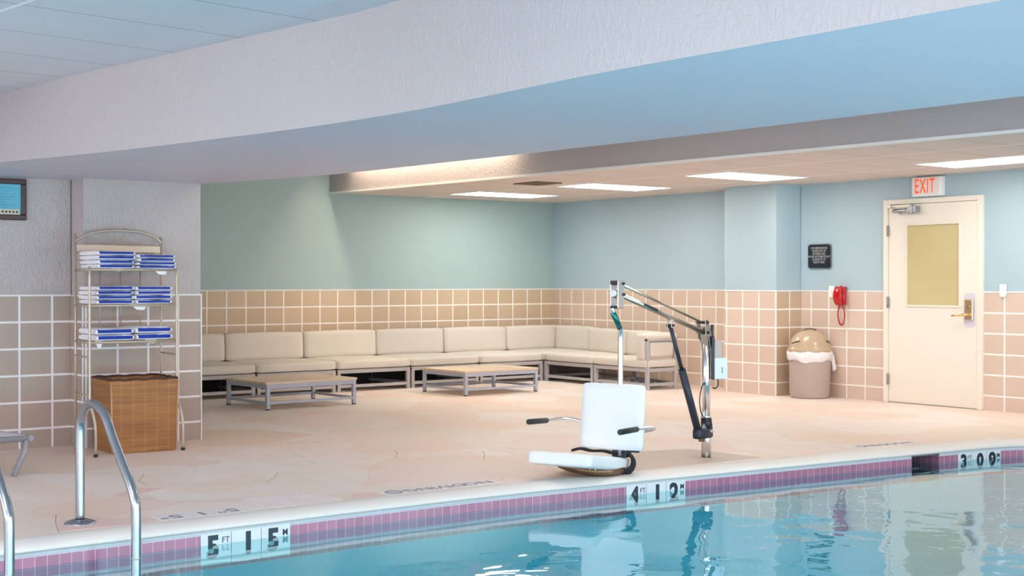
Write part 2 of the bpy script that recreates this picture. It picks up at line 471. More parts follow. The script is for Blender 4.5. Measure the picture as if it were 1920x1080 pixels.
def puff(dx, dy, dz, r=.035, bulge=.012, seed=0):
    """soft box cushion centred on its base: rounded edges, bulging faces, slight unevenness"""
    rnd = random.Random(seed)
    bm = bmesh.new(); bmesh.ops.create_cube(bm, size=1)
    bmesh.ops.subdivide_edges(bm, edges=bm.edges, cuts=9, use_grid_fill=True)
    hx, hy, hz = dx / 2, dy / 2, dz / 2
    for v in bm.verts:
        a = [max(-1, min(1, 2 * c)) for c in v.co]
        # push grid lines toward the edges for rounder corners
        a = [math.copysign(abs(c) ** .6, c) for c in a]
        P = Vector((a[0] * hx, a[1] * hy, a[2] * hz))
        q = Vector((max(-hx + r, min(hx - r, P.x)), max(-hy + r, min(hy - r, P.y)), max(-hz + r, min(hz - r, P.z))))
        d = P - q
        if d.length > 1e-6: P = q + d.normalized() * min(d.length, r)
        bx, by, bz = [(1 - c * c) for c in a]
        P.z += math.copysign(bulge, a[2]) * bx * by * (abs(a[2]) > .5)
        P.x += math.copysign(bulge * .6, a[0]) * by * bz * (abs(a[0]) > .9)
        P.y += math.copysign(bulge * .6, a[1]) * bx * bz * (abs(a[1]) > .9)
        v.co = P + Vector((0, 0, hz))
    mb = MB(); bm.verts.ensure_lookup_table()
    vs = [tuple(v.co) for v in bm.verts]; fs = [[v.index for v in f.verts] for f in bm.faces]
    mb.add(vs, fs, 0, True); bm.free(); return mb
def xf(mb, m):
    mb.v = [tuple(m @ Vector(v)) for v in mb.v]; return mb

# ================================================================== THE ROOM
# wall A (left wall of the alcove) lies on x = 0, wall B (back wall with the door) on y = 0; z up
ZL, ZU, ZS, ZR = 2.42, 2.65, 2.11, 2.98
def wall_split(name, verts2, paint, tile, thick, axis):
    """verts2 = (start, end) along the wall; painted part over tiles, one structure with a tile wainscot part"""
    pass
# --- left alcove wall
b = MB(); b.box((-.15, -7.55, TOPZ), (0, 0, ZR)); wl = struct('wall_left', b, M['paint'])
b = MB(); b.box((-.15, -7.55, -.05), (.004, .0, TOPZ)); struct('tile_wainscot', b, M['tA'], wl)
b = MB(); b.box((0, -7.55, TOPZ - .006), (.010, 0, TOPZ + .008)); struct('tile_edge_trim', b, M['white_sat'], wl)
# --- back wall left of the column / between column and door / right of door
b = MB(); b.box((-.15, 0, TOPZ), (5.735, .15, ZR)); b.box((5.735, 0, 2.183), (6.95, .15, ZR)); b.box((6.95, 0, TOPZ), (17.9, .15, ZR))
wb = struct('wall_back', b, M['paint_b'])
b = MB(); b.box((0, -.004, -.05), (4.2, .15, TOPZ)); struct('tile_wainscot', b, M['tB'], wb)
b = MB(); b.box((4.2, -.004, -.05), (5.735, .15, TOPZ)); struct('tile_wainscot', b, M['tD'], wb)
b = MB(); b.box((6.95, -.004, -.05), (17.9, .15, TOPZ)); struct('tile_wainscot', b, M['tR'], wb)
b = MB(); b.box((0, -.010, TOPZ - .006), (5.735, 0, TOPZ + .008)); b.box((6.95, -.010, TOPZ - .006), (17.9, 0, TOPZ + .008)); struct('tile_edge_trim', b, M['white_sat'], wb)
# --- square column on the back wall
CX0, CX1, CY = 3.75, 4.555, -.42
b = MB(); b.box((CX0, CY, TOPZ), (CX1, -.011, ZL)); co = struct('wall_column', b, M['paint_b'])
b = MB(); b.box((CX0 - .003, CY - .004, 0), (CX1, -.011, TOPZ)); struct('tile_wainscot', b, M['tCf'], co)
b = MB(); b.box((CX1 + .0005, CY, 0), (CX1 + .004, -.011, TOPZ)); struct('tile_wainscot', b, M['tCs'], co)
b = MB(); b.box((CX0 - .006, CY - .010, TOPZ - .006), (CX1 + .010, -.011, TOPZ + .008)); b.box((CX1 - .006, CY - .007, 0), (CX1 + .006, CY + .004, TOPZ)); struct('tile_edge_trim', b, M['white_sat'], co)
# --- near left wall with the jog and the pillar at the alcove mouth
b = MB(); b.box((4.05, -16.4, TOPZ), (4.245, -8.37, ZU + .05)); wc = struct('wall_near_left', b, M['lav'])
b = MB(); b.box((4.05, -16.4, -.05), (4.249, -8.37, TOPZ)); struct('tile_wainscot', b, M['tC'], wc)
b = MB(); b.box((4.245, -16.4, TOPZ - .006), (4.254, -8.37, TOPZ + .006)); struct('tile_edge_trim', b, M['white_sat'], wc)
b = MB(); b.box((4.05, -8.36, TOPZ), (4.51, -7.385, ZR)); wp = struct('wall_pillar', b, M['lav'])
b = MB(); b.box((4.05, -8.364, -.05), (4.514, -7.381, TOPZ), 0); po = struct('tile_wainscot', b, M['tP'], wp)
b = MB(); b.box((4.245, -8.367, -.05), (4.50, -8.3645, TOPZ)); struct('tile_wainscot', b, M['tJ'], wp)
b = MB(); b.box((4.4, -8.372, TOPZ - .006), (4.521, -7.375, TOPZ + .006)); b.box((4.508, -7.388, 0), (4.519, -7.377, TOPZ)); b.box((4.506, -8.371, 0), (4.518, -8.362, TOPZ)); struct('tile_edge_trim', b, M['white_sat'], wp)
b = MB(); b.box((-.15, -7.7, -.05), (4.04, -7.55, ZR)); struct('wall_alcove_side', b, M['paint'])

# --- ceilings
def lattice(name, poly, z0, z1, mat):
    b = MB(); b.prism(poly, z0, z1); return struct(name, b, mat)
fy = lambda x: -3.64 + .067 * x
cl = lattice('ceiling', [(0, fy(0) + .11), (17.9, fy(17.9) + .11), (17.9, 0), (0, 0)], ZL, ZL + .06, M['ceilL'])
cl.name = 'ceiling_alcove'
b = MB(); b.prism([(0, fy(0)), (17.9, fy(17.9)), (17.9, fy(17.9) + .1), (0, fy(0) + .1)], ZL, ZR); fs = struct('trim_1', b, M['fascia'])
b = MB(); b.prism([(0, fy(0) - .012), (17.9, fy(17.9) - .012), (17.9, fy(17.9) + .03), (0, fy(0) + .03)], ZL - .012, ZL + .012); struct('edge_bead', b, M['white_sat'], fs)
lattice('ceiling_recess', [(-.1, -8.0), (17.9, -8.0), (17.9, 0), (-.1, 0)], ZR, ZR + .06, M['white_stucco'])
# the wide curved soffit beam carried by the pillar
back = [(4.05, -7.39), (4.50, -7.37), (4.956, -7.244), (5.488, -7.093), (6.025, -6.985), (7.17, -6.90), (8.835, -6.80), (10.11, -6.745), (11.56, -6.715), (14, -6.68), (17.9, -6.62)]
front = [(4.25, -9.62), (4.9, -9.47), (5.567, -9.299), (6.15, -9.13), (6.70, -8.985), (7.24, -8.87), (7.79, -8.77), (8.41, -8.66), (9.03, -8.585), (9.6, -8.56), (10.1, -8.57), (10.9, -8.60), (11.75, -8.58), (12.6, -8.56), (14, -8.53), (17.9, -8.45)]
def dens(P, k=5): return [(p.x, p.y) for p in smooth_path([(x, y, 0) for x, y in P], k)]
bk, fr = dens(back), dens(front)
top_front = dens([(4.25, -9.18), (4.93, -9.125), (5.68, -9.05), (6.58, -8.94), (7.2, -8.85), (7.72, -8.77), (8.41, -8.67), (9.07, -8.57), (9.6, -8.56), (10.1, -8.57), (10.9, -8.60), (11.75, -8.58), (12.6, -8.56), (14, -8.53), (17.9, -8.45)])
b = MB(); poly = bk + fr[::-1]
b.add([(x, y, ZS) for x, y in poly], [list(range(len(poly)))])
beam = struct('ceiling_soffit', b, M['soffit'])
b = MB(); n = len(fr); tf = dens([(top_front[0][0], top_front[0][1])] + [(4.93, -9.125), (5.68, -9.05), (6.15, -9.0), (6.58, -8.94), (7.2, -8.85), (7.72, -8.77), (8.41, -8.67), (9.07, -8.57), (9.6, -8.56), (10.1, -8.57), (10.9, -8.60), (11.75, -8.58), (12.6, -8.56), (14, -8.53), (17.9, -8.45)])
tf = tf[:n]
b.add([(x, y, ZS) for x, y in fr] + [(x, y, ZU + .02) for x, y in tf], [(i, i + 1, n + i + 1, n + i) for i in range(n - 1)], 0, True)
struct('soffit_front_face', b, M['white_stucco'], beam)
b = MB(); n = len(bk)
b.add([(x, y, ZS) for x, y in bk] + [(x, y, ZR) for x, y in bk], [(i, i + 1, n + i + 1, n + i) for i in range(n - 1)], 0, True)
struct('soffit_back_face', b, M['fascia'], beam)
poly = [(4.25, -8.4)] + [(x, y + .05) for x, y in tf if x > 4.3] + [(17.9, -16.4), (4.25, -16.4)]
poly[0] = (4.25, tf[0][1] + .05)
b = MB(); b.add([(x, y, ZU) for x, y in poly], [list(range(len(poly)))]); struct('ceiling_pool_hall', b, M['ceilU'])
b = MB(); b.prism([(4.2, -16.45), (17.95, -16.45), (17.95, -8.1), (4.2, -8.1)], ZR - .02, ZR); struct('ceiling_slab', b, M['white_stucco'])
# window wall piers on the daylight sides, behind and beside the camera
b = MB()
for y in (-16.3, -11.0, -5.6, -.2): b.box((17.85, y - .12, -.05), (18.05, y + .12, ZR))
b.box((17.85, -16.4, -.05), (18.05, 0, .25)); b.box((17.85, -16.4, 2.6), (18.05, 0, ZR))
struct('wall_right', b, M['white_stucco'])
b = MB()
for x in (4.3, 8.8, 13.3, 17.8): b.box((x - .12, -16.5, -.05), (x + .12, -16.35, ZR))
b.box((4.2, -16.5, -.05), (17.9, -16.35, .25)); b.box((4.2, -16.5, 2.6), (17.9, -16.35, ZR))
struct('wall_front', b, M['white_stucco'])

# --- pool outline (joint between deck and coping)
joint_key = [(7.925, -15.0), (7.925, -12.0), (7.925, -9.0), (7.925, -7.9), (7.945, -7.0), (8.010, -6.2), (8.090, -5.37), (8.180, -4.5), (8.275, -3.6), (8.345, -3.0), (8.41, -2.5), (8.49, -2.15), (8.64, -1.86), (8.87, -1.66), (9.2, -1.56), (9.8, -1.52), (12.0, -1.5), (14.2, -1.5)]
J = [Vector(p) for p in smooth_path([(x, y, 0) for x, y in joint_key], 8)]
def offs(P, d):
    out = []
    for i, p in enumerate(P):
        t = (P[min(i + 1, len(P) - 1)] - P[max(i - 1, 0)]).normalized()
        out.append(p + Vector((t.y, -t.x, 0)) * d)
    return out
# deck
deck = [(0, -7.55), (0, 0), (17.9, 0), (17.9, -16.4), (14.2, -16.4), (14.2, -1.5)] 
ring = [(p.x, p.y) for p in J]
b = MB()
# deck left/back of the pool, one polygon; deck right and near side, two more
poly = [(4.0, -16.4), (-.02, -16.4), (-.02, .02), (17.9, .02), (17.9, -1.5)] + ring[::-1] + [(7.925, -16.4)]
b.add([(x, y, 0) for x, y in poly], [list(range(len(poly)))])
b.add([(14.2, -1.5, 0), (17.9, -1.5, 0), (17.9, -16.4, 0), (14.2, -16.4, 0)], [(0, 1, 2, 3)])
b.add([(7.925, -15.0, 0), (14.2, -15.0, 0), (14.2, -16.4, 0), (7.925, -16.4, 0)], [(0, 1, 2, 3)])
floor = struct('floor', b, M['floor'])
def slab(pts, mat, h=.0015):
    b = MB(); b.prism(pts, .0, h); return struct('stained_slab', b, mat, floor)
slab([(6.887, -9.022), (6.706, -8.775), (6.808, -8.641), (6.926, -8.835), (7.034, -8.994)], M['pinkstone'])
slab([(7.525, -9.564), (7.71, -9.238), (7.905, -9.149), (7.905, -9.334), (7.871, -9.673)], M['pinkstone'])
slab([(7.70, -7.814), (7.772, -7.685), (7.905, -7.69), (7.905, -7.931)], M['pinkstone'])
slab([(3.18, -5.973), (3.262, -5.521), (3.912, -5.423), (4.443, -6.234), (3.915, -6.353)], M['rosepale'])
slab([(3.858, -7.076), (4.102, -6.684), (4.777, -6.47), (5.181, -7.217), (4.984, -7.589)], M['ochrestone'])
slab([(7.469, -8.453), (7.502, -8.076), (7.821, -7.95), (7.91, -8.0), (7.91, -8.191), (7.85, -8.569)], M['palestone'])
slab([(7.265, -5.124), (7.317, -4.895), (7.396, -4.629), (7.671, -4.588), (8.09, -4.544), (8.06, -5.099), (8.02, -5.802)], M['tanstone'])
# cracks scored in the deck
for pts in ([(6.988, -8.034), (6.8, -7.88), (6.597, -7.749)], [(6.1, -6.5), (6.25, -6.57), (6.446, -6.713)], [(6.51, -5.96), (6.72, -6.09), (6.938, -6.26)], [(7.352, -9.515), (7.6, -9.6), (7.886, -9.678)], [(6.163, -8.53), (6.4, -8.66), (6.675, -8.706)]):
    b = MB(); b.tube([(x, y, -.0008) for x, y in pts], .0022, 6); struct('score_line', b, M['score'], floor)

def sweep(P, prof, uv=False, z_uv=0):
    """profile points (offset into the pool, z) swept along the joint curve"""
    vs = []; fs = []; us = []
    rows = [offs(P, d) for d, z in prof]; m = len(P)
    L = [0]
    for i in range(1, m): L.append(L[-1] + (rows[0][i] - rows[0][i - 1]).length)
    for (d, z), r in zip(prof, rows):
        for i, p in enumerate(r): vs.append((p.x, p.y, z)); us.append((L[i], z - z_uv))
    for j in range(len(prof) - 1):
        for i in range(m - 1): fs.append((j * m + i, j * m + i + 1, (j + 1) * m + i + 1, (j + 1) * m + i))
    return vs, fs, us
def sweep_obj(name, P, prof, mat, parent=None, uv=True, z_uv=0, smooth=True):
    vs, fs, us = sweep(P, prof, uv, z_uv)
    me = D.meshes.new(name); me.from_pydata(vs, [], fs); me.materials.append(mat)
    for p in me.polygons: p.use_smooth = smooth
    ul = me.uv_layers.new(name='UVMap')
    for lp in me.loops: ul.data[lp.index].uv = us[lp.vertex_index]
    bm = bmesh.new(); bm.from_mesh(me); bmesh.ops.recalc_face_normals(bm, faces=bm.faces); bm.to_mesh(me); bm.free()
    o = D.objects.new(name, me); C.objects.link(o)
    if parent: o.parent = parent
    else: o['kind'] = 'structure'
    return o
coping = sweep_obj('pool_coping', J, [(.0, -.06), (.0, .0), (.004, .004), (.10, .006), (.145, .003), (.178, -.004), (.200, -.014), (.213, -.026), (.214, -.033), (.205, -.040), (.195, -.042), (.19, -.05)], M['coping'])
# gap of the skimmer mouth along the curve
NS = None
def arclen(P):
    L = [0]
    for i in range(1, len(P)): L.append(L[-1] + (P[i] - P[i - 1]).length)
    return L
WP = offs(J, .20)                       # face line of the pool wall
WL = arclen(WP)
def at_len(s):
    for i in range(1, len(WP)):
        if WL[i] >= s:
            t = (s - WL[i - 1]) / (WL[i] - WL[i - 1]); p = WP[i - 1].lerp(WP[i], t); d = (WP[i] - WP[i - 1]).normalized(); return p, d
    return WP[-1], (WP[-1] - WP[-2]).normalized()
def len_at_y(y):
    for i in range(1, len(WP)):
        if WP[i - 1].y <= y <= WP[i].y:
            t = (y - WP[i - 1].y) / (WP[i].y - WP[i - 1].y); return WL[i - 1] + t * (WL[i] - WL[i - 1])
SK0, SK1 = len_at_y(-3.325), len_at_y(-3.03)     # skimmer mouth
def section(s0, s1):
    Q = [at_len(s0)[0]]
    for i, p in enumerate(WP):
        if s0 + .003 < WL[i] < s1 - .003: Q.append(p.copy())
    Q.append(at_len(s1)[0]); return Q
ZW = -.116
basin = MB()
def poolfloor(y): return -1.55 + .50 * max(0, min(1, (y + 12) / 10.5))
inner = [(p.x, p.y) for p in WP] + [(14.1, -15.0)]
basin.add([(x, y, poolfloor(y)) for x, y in inner], [list(range(len(inner)))[::-1]])
basin.add([(14.1, -15, 0), (14.1, -1.6, 0), (14.1, -1.6, -1.7), (14.1, -15, -1.7)], [(0, 1, 2, 3)])
basin.add([(8.1, -15, 0), (14.1, -15, 0), (14.1, -15, -1.7), (8.1, -15, -1.7)], [(0, 1, 2, 3)])
pool = struct('pool_basin', basin, M['plaster'])
for s0, s1 in ((0, SK0), (SK1, WL[-1])):
    Q = section(s0, s1)
    sweep_obj('mortar_band', Q, [(-.008, -.04), (.002, -.046), (.004, -.060), (0, -.063)], M['mortar'], pool)
    o = sweep_obj('waterline_tiles', Q, [(.003, -.062), (.003, -.245)], M['pink'], pool, z_uv=-.062)
    sweep_obj('pool_wall', Q, [(0, -.243), (0, -1.75)], M['plaster'], pool)
# skimmer niche; its inner shade is put into the near-black faces
p0, d0 = at_len(SK0); p1, d1 = at_len(SK1)
nrm = Vector((d0.y, -d0.x, 0))
q0 = p0 - nrm * .30; q1 = p1 - nrm * .30
def vwall(a, b_, z0, z1, name, mat):
    L = (b_ - a).length
    me = D.meshes.new(name); me.from_pydata([(a.x, a.y, z0), (b_.x, b_.y, z0), (b_.x, b_.y, z1), (a.x, a.y, z1)], [], [(0, 1, 2, 3)]); me.materials.append(mat)
    ul = me.uv_layers.new(name='UVMap')
    for i, uvv in enumerate([(0, z0 + .062), (L, z0 + .062), (L, z1 + .062), (0, z1 + .062)]): ul.data[i].uv = uvv
    o = D.objects.new(name, me); C.objects.link(o); o.parent = pool; return o
pe0, pe1 = p0 + nrm * .006, p1 + nrm * .006
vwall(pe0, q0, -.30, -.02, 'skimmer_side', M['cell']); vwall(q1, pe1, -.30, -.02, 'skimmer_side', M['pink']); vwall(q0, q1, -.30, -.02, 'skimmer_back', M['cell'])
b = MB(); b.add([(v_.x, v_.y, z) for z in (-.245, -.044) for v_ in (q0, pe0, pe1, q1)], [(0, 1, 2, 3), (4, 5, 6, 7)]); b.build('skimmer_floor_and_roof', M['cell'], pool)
sweep_obj('skimmer_sill', section(SK0, SK1), [(0, -.245), (0, -1.75)], M['plaster'], pool)
# the water
outl = [(p.x + .0, p.y) for p in WP] + [(14.1, -1.72), (14.1, -15.0)]
b = MB(); b.add([(x, y, ZW) for x, y in outl], [list(range(len(outl)))])
b.add([(q0.x, q0.y, ZW), (p0.x, p0.y, ZW), (p1.x, p1.y, ZW), (q1.x, q1.y, ZW)], [(0, 1, 2, 3)])
water = b.build('pool_water', M['water'])
bm = bmesh.new(); bm.from_mesh(water.data)          # the surface must face up for the reflection to be right
bmesh.ops.reverse_faces(bm, faces=[f for f in bm.faces if f.normal.z < 0]); bm.to_mesh(water.data); bm.free()
tag(water, 'clear turquoise pool water with gentle ripples and reflections', 'water', kind='stuff')

M['added_poollight'] = emat('added_underwater_glow', (.62, .95, 1.0), POOL_E)
for k, y in enumerate((-13.4, -10.4, -7.4, -4.4)):  # unseen lamps added to brighten the pool and tint the soffit
    t = thing('added_pool_light', (14.10, y, -.62), 0, 'added unseen round underwater light in the side wall, ' + ('the one at the deep end', 'second from the deep end', 'second from the shallow end', 'the one at the shallow end')[k], 'added light', 'added underwater lights')
    b = MB(); b.tube([(0, 0, 0), (-.03, 0, 0)], .17, 24); b.build('added_light_rim', M['steel_dull'], t)
    b = MB(); b.tube([(-.03, 0, 0), (-.036, 0, 0)], .14, 24); b.build('added_light_lens', M['added_poollight'], t)

# ================================================================== DEPTH MARKERS ON THE POOL WALL
def wall_marker(y0, w, glyphs, label):
    s0 = len_at_y(y0); p, d = at_len(s0 + 1.5 * w)
    t = thing('depth_marker', (p.x, p.y, 0), 0, label, 'sign', 'depth markers along the waterline')
    for k, (big, small) in enumerate(glyphs):
        a, _ = at_len(s0 + k * w + .002); c_, _ = at_len(s0 + (k + 1) * w - .002)
        dd = (c_ - a).normalized(); nn = Vector((dd.y, -dd.x, 0)); wid = (c_ - a).length
        o3 = a - Vector((p.x, p.y, 0)); F = frame(dd, (0, 0, 1), (o3.x + nn.x * .004, o3.y + nn.y * .004, 0))
        b = MB(); b.box((0, -.225, 0), (wid, -.052, .005), mat=F); tl = b.build('marker_tile', M['marker'], t, bevel=.001)
        F2 = F @ Matrix.Translation((wid * (.40 if small else .56), -.134, .0056))
        text_obj('number', big, .165, M['ink'], tl, F2, .0006, .007, sx=.92 if big != '1' else 1.0)
        if small:
            F3 = F @ Matrix.Translation((wid * .82, -.0965, .0056))
            text_obj('unit_letters', small, .046, M['ink'], tl, F3, .0006, .0015 if small == 'M' else 0, sx=.95)
    return t
wall_marker(-9.002, .1795, [('5', 'FT'), ('1', ''), ('5', 'M')], 'white tile depth marker reading 5 FT 1 5 M beside the pool handrails')
wall_marker(-6.03, .168, [('4', 'FT'), ('1', ''), ('2', 'M')], 'white tile depth marker reading 4 FT 1 2 M below the pool lift seat')
wall_marker(-2.822, .160, [('3', 'FT'), ('0', ''), ('9', 'M')], 'white tile depth marker reading 3 FT 0 9 M beyond the skimmer mouth')

def deck_marker(x0, x1, y_start, y_end, items, label, ang=0, size=.15, n=3):
    """strip of tiles set in the deck; it reads for someone facing the pool, so right = -y, up = +x"""
    cx, cy = (x0 + x1) / 2, (y_start + y_end) / 2
    t = thing('deck_marker', (cx, cy, 0), ang, label, 'sign', 'markers set in the deck')
    L = abs(y_end - y_start); w = L / n; h = (x1 - x0) / 2
    for k in range(n):
        b = MB(); b.box((-h, L / 2 - k * w - .001, 0), (h, L / 2 - (k + 1) * w + .001, .004)); b.build('deck_tile', M['deckwhite'], t)
    for s, u, v, sz, sx in items:
        text_obj('lettering', s, sz, M['greyink'], t, frame((0, -1, 0), (1, 0, 0), (v, L / 2 - u, .0045)), .0006, .0015, sx=sx)
    return t
deck_marker(7.745, 7.912, -8.595, -9.12, [('5', .08, 0, .135, 1.3), ('FT', .155, .03, .05, 1), ('1', .265, 0, .135, 1.3), ('5', .42, 0, .135, 1.3), ('M', .495, .03, .05, 1)], 'white deck tiles reading 5 FT 1 5 M upside down near the pool handrails')
nd = deck_marker(7.77, 7.915, -6.83, -7.68, [('NO', .14, 0, .13, 1.1), ('DIVING', .47, 0, .13, 1.05)], 'white deck tiles reading NO DIVING in front of the coffee tables', n=5)
b = MB(); b.tube([(.055 * math.cos(a * PI / 12), -.345 + .055 * math.sin(a * PI / 12), .0045) for a in range(25)], .003, 6, caps=False); b.tube([(.038, -.306, .0045), (-.038, -.384, .0045)], .003, 6); b.build('no_diving_symbol', M['greyink'], nd)
deck_marker(-.0725 + 8.15, .0725 + 8.15, -2.86, -3.62, [('NO', .13, 0, .12, 1.0), ('DIVING', .43, 0, .12, 1.0)], 'faded white deck tiles reading NO DIVING near the skimmer mouth', ang=math.radians(-7), n=5)

# ================================================================== CEILING LIGHTS
def troffer(x0, y0, x1, y1, z, mat, label, group, grp=True):
    cx, cy = (x0 + x1) / 2, (y0 + y1) / 2; hx, hy = (x1 - x0) / 2, (y1 - y0) / 2
    t = thing('ceiling_light', (cx, cy, z), 0, label, 'ceiling light', group)
    b = MB(); w = .022
    b.box((-hx - w, -hy - w, -.008), (hx + w, -hy, .0)); b.box((-hx - w, hy, -.008), (hx + w, hy + w, .0)); b.box((-hx - w, -hy, -.008), (-hx, hy, .0)); b.box((hx, -hy, -.008), (hx + w, hy, .0))
    b.build('light_frame', M['lighttrim'], t)
    b = MB(); b.box((-hx, -hy, -.004), (hx, hy, -.001)); b.build('diffuser', mat, t)
    return t
for x, y, lb in ((6.2, -5.5, 'nearest the pillar'), (8.9, -5.3, 'in the middle'), (11.8, -5.1, 'nearest the right end')):  # unseen panels added to brighten the deck beside the pool
    troffer(x - .3, y - .6, x + .3, y + .6, ZR, M['lamp4'], 'added unseen white light panel up in the raised recess, the one ' + lb, 'added recess light panels')
GR = 'fluorescent panels in the low ceiling'
troffer(.80, -2.33, 1.42, -1.09, ZL, M['lamp'], 'lit ceiling panel farthest left, over the corner sofa', GR)
troffer(2.72, -2.12, 3.33, -.90, ZL, M['lamp'], 'lit ceiling panel second from the left, beside the ceiling vent', GR)
troffer(4.74, -2.04, 5.36, -.86, ZL, M['lamp'], 'lit ceiling panel just in front of the square column', GR)
troffer(7.07, -1.28, 8.30, -.66, ZL, M['lamp'], 'lit ceiling panel over the exit door, cut by the right edge', GR)
cv = thing('cove_light', (2.08, fy(2.08) - .17, ZR), math.atan(.067), 'hooded strip light in the raised recess grazing the bulkhead face', 'cove light')
b = MB(); b.box((-1.5, -.09, -.20), (1.5, -.075, 0)); b.box((-1.5, .075, -.03), (1.5, .09, 0)); b.box((-1.515, -.09, -.22), (-1.5, .10, 0)); b.box((1.5, -.09, -.22), (1.515, .10, 0)); b.box((-1.5, -.075, -.012), (1.5, .075, 0)); b.build('light_hood', M['lighttrim'], cv)
b = MB(); b.box((-1.48, -.06, -.03), (1.48, .06, -.013)); b.build('diffuser', M['lamp2'], cv)
for x, lb in ((9.5, 'nearest the pillar side'), (12.3, 'in the middle'), (15.0, 'nearest the window side')):  # unseen panels added to brighten the near side of the hall
    troffer(x - .3, -12.6, x + .3, -11.4, ZU, M['lamp3'], 'added unseen cool white light panel over the pool, the one ' + lb, 'added pool hall light panels')
v = thing('ceiling_vent', (2.96, -2.62, ZL), 0, 'dark bronze air vent in the low ceiling beside the second light', 'vent')
b = MB(); b.box((-.2, -.16, -.006), (.2, .16, .0)); b.build('vent_back', M['cell'], v)
b = MB()
for i in range(7): b.box((-.19, -.14 + i * .042, -.012), (.19, -.118 + i * .042, -.006))
b.build('louvres', M['vent'], v)
b = MB(); b.box((-.22, -.18, -.012), (.22, -.15, 0)); b.box((-.22, .15, -.012), (.22, .18, 0)); b.box((-.22, -.15, -.012), (-.19, .15, 0)); b.box((.19, -.15, -.012), (.22, .15, 0)); b.build('vent_frame', M['vent'], v)

# ================================================================== DOOR
dr = thing('door_1', (0, 0, 0)); dr['kind'] = 'structure'
X0, X1, ZT = 5.735, 6.95, 2.183
b = MB(); b.box((X0, -.035, 0), (X0 + .06, .10, ZT)); b.box((X1 - .06, -.035, 0), (X1, .10, ZT)); b.box((X0 + .06, -.035, ZT - .052), (X1 - .06, .10, ZT)); b.build('door_frame', M['cream'], dr, bevel=.004)
LX0, LX1, LZ0, LZ1 = X0 + .064, X1 - .064, .008, ZT - .056
wx0, wx1, wz0, wz1 = 6.013, 6.692, 1.035, 1.921
b = MB(); b.box((X0, -.03, 0), (X1, .14, .007)); b.build('threshold', M['steel_dull'], dr)
b = MB()
b.box((LX0, -.022, LZ0), (wx0, .03, LZ1)); b.box((wx1, -.022, LZ0), (LX1, .03, LZ1)); b.box((wx0, -.022, LZ0), (wx1, .03, wz0)); b.box((wx0, -.022, wz1), (wx1, .03, LZ1))
leaf = b.build('door_leaf', M['cream'], dr)
b = MB(); w = .02
b.box((wx0, -.034, wz0), (wx0 + w, -.0, wz1)); b.box((wx1 - w, -.034, wz0), (wx1, 0, wz1)); b.box((wx0 + w, -.034, wz0), (wx1 - w, 0, wz0 + w)); b.box((wx0 + w, -.034, wz1 - w), (wx1 - w, 0, wz1))
b.build('glazing_bead', M['cream'], leaf, bevel=.003)
b = MB(); b.box((wx0 + .01, -.012, wz0 + .01), (wx1 - .01, -.004, wz1 - .01)); b.build('window_pane', M['film'], leaf)
for z in (1.85, 1.08, .25):
    b = MB(); b.tube([(LX0 - .004, -.036, z - .06), (LX0 - .004, -.036, z + .06)], .009, 10)
    for k in (-.058, -.02, .02, .058): b.tube([(LX0 - .004, -.036, z + k - .003), (LX0 - .004, -.036, z + k + .003)], .011, 10)
    b.box((LX0 - .02, -.037, z - .055), (LX0 + .012, -.033, z + .055)); b.build('hinge', M['hinge'], dr)
# closer
b = MB(); b.tube([(5.90, -.085, 2.055), (6.12, -.085, 2.062)], .022, 12, radii=[.014, .022]); b.tube([(5.90, -.085, 2.055), (6.16, -.085, 2.062)], .021, 12)
b.box((6.09, -.11, 2.035), (6.20, -.025, 2.10)); b.box((6.13, -.12, 2.02), (6.165, -.09, 2.12)); cz = b.build('door_closer', M['steel_dull'], dr, bevel=.004)
b = MB(); b.box((5.885, -.13, 2.096), (6.15, -.118, 2.112)); b.box((5.95, -.118, 2.086), (6.16, -.106, 2.097)); b.box((5.87, -.14, 2.09), (5.91, -.02, 2.12)); b.tube([(6.0, -.11, 2.03), (6.02, -.11, 2.04)], .016, 8); b.build('closer_arm', M['nickel'], dr)
# lock and handle
b = MB()
for s_, z0, z1 in ((1, .837, 1.188),):
    pts = [(6.732, z0 + .03), (6.755, z0), (6.84, z0), (6.863, z0 + .03), (6.863, z1 - .03), (6.84, z1), (6.755, z1), (6.732, z1 - .03)]
    b.add([(x, -.026, z) for x, z in pts] + [(x, -.0215, z) for x, z in pts], [list(range(8)), list(range(8, 16))[::-1]] + [(i, (i + 1) % 8, 8 + (i + 1) % 8, 8 + i) for i in range(8)])
b.build('backing_plate', plain('pale_lilac_plate', (.66, .63, .72), .4), dr)
b = MB(); b.box((6.745, -.045, .905), (6.845, -.026, 1.125)); hp = b.build('lock_plate', plain('rose_gold_plate', (.80, .58, .38), .25, .8), dr, bevel=.012, seg=3)
b = MB(); b.tube([(6.80, -.045, 1.045), (6.80, -.058, 1.045)], .016, 12); b.build('keyhole', M['brass'], hp)
b = MB(); b.tube([(6.80, -.045, .965), (6.80, -.085, .965), (6.79, -.098, .965), (6.76, -.10, .964), (6.70, -.10, .958), (6.635, -.10, .952)], .011, 12, radii=[.014, .013, .013, .012, .011, .008]); b.build('lever_handle', M['brass'], hp)
# hall wall behind the glass
b = MB(); b.box((5.7, .16, 0), (7.0, .20, 2.3)); struct('wall_hallway', b, M['sky_panel'])

# exit sign
e = thing('exit_sign', (6.305, -.001, 2.30), 0, 'white box sign with orange-red letters EXIT above the door', 'exit sign')
b = MB(); b.box((-.185, -.06, -.10), (.185, 0, .10)); b.build('sign_case', M['white'], e, bevel=.006)
b = MB(); b.box((-.175, -.063, -.09), (.15, -.0585, .092)); b.build('face_plate', M['white_sat'], e)
text_obj('exit_lettering', 'EXIT', .215, M['exit'], e, frame((1, 0, 0), (0, 0, 1), (-.022, -.0645, 0)), .0006, .002, sx=.52, spacing=1.12)
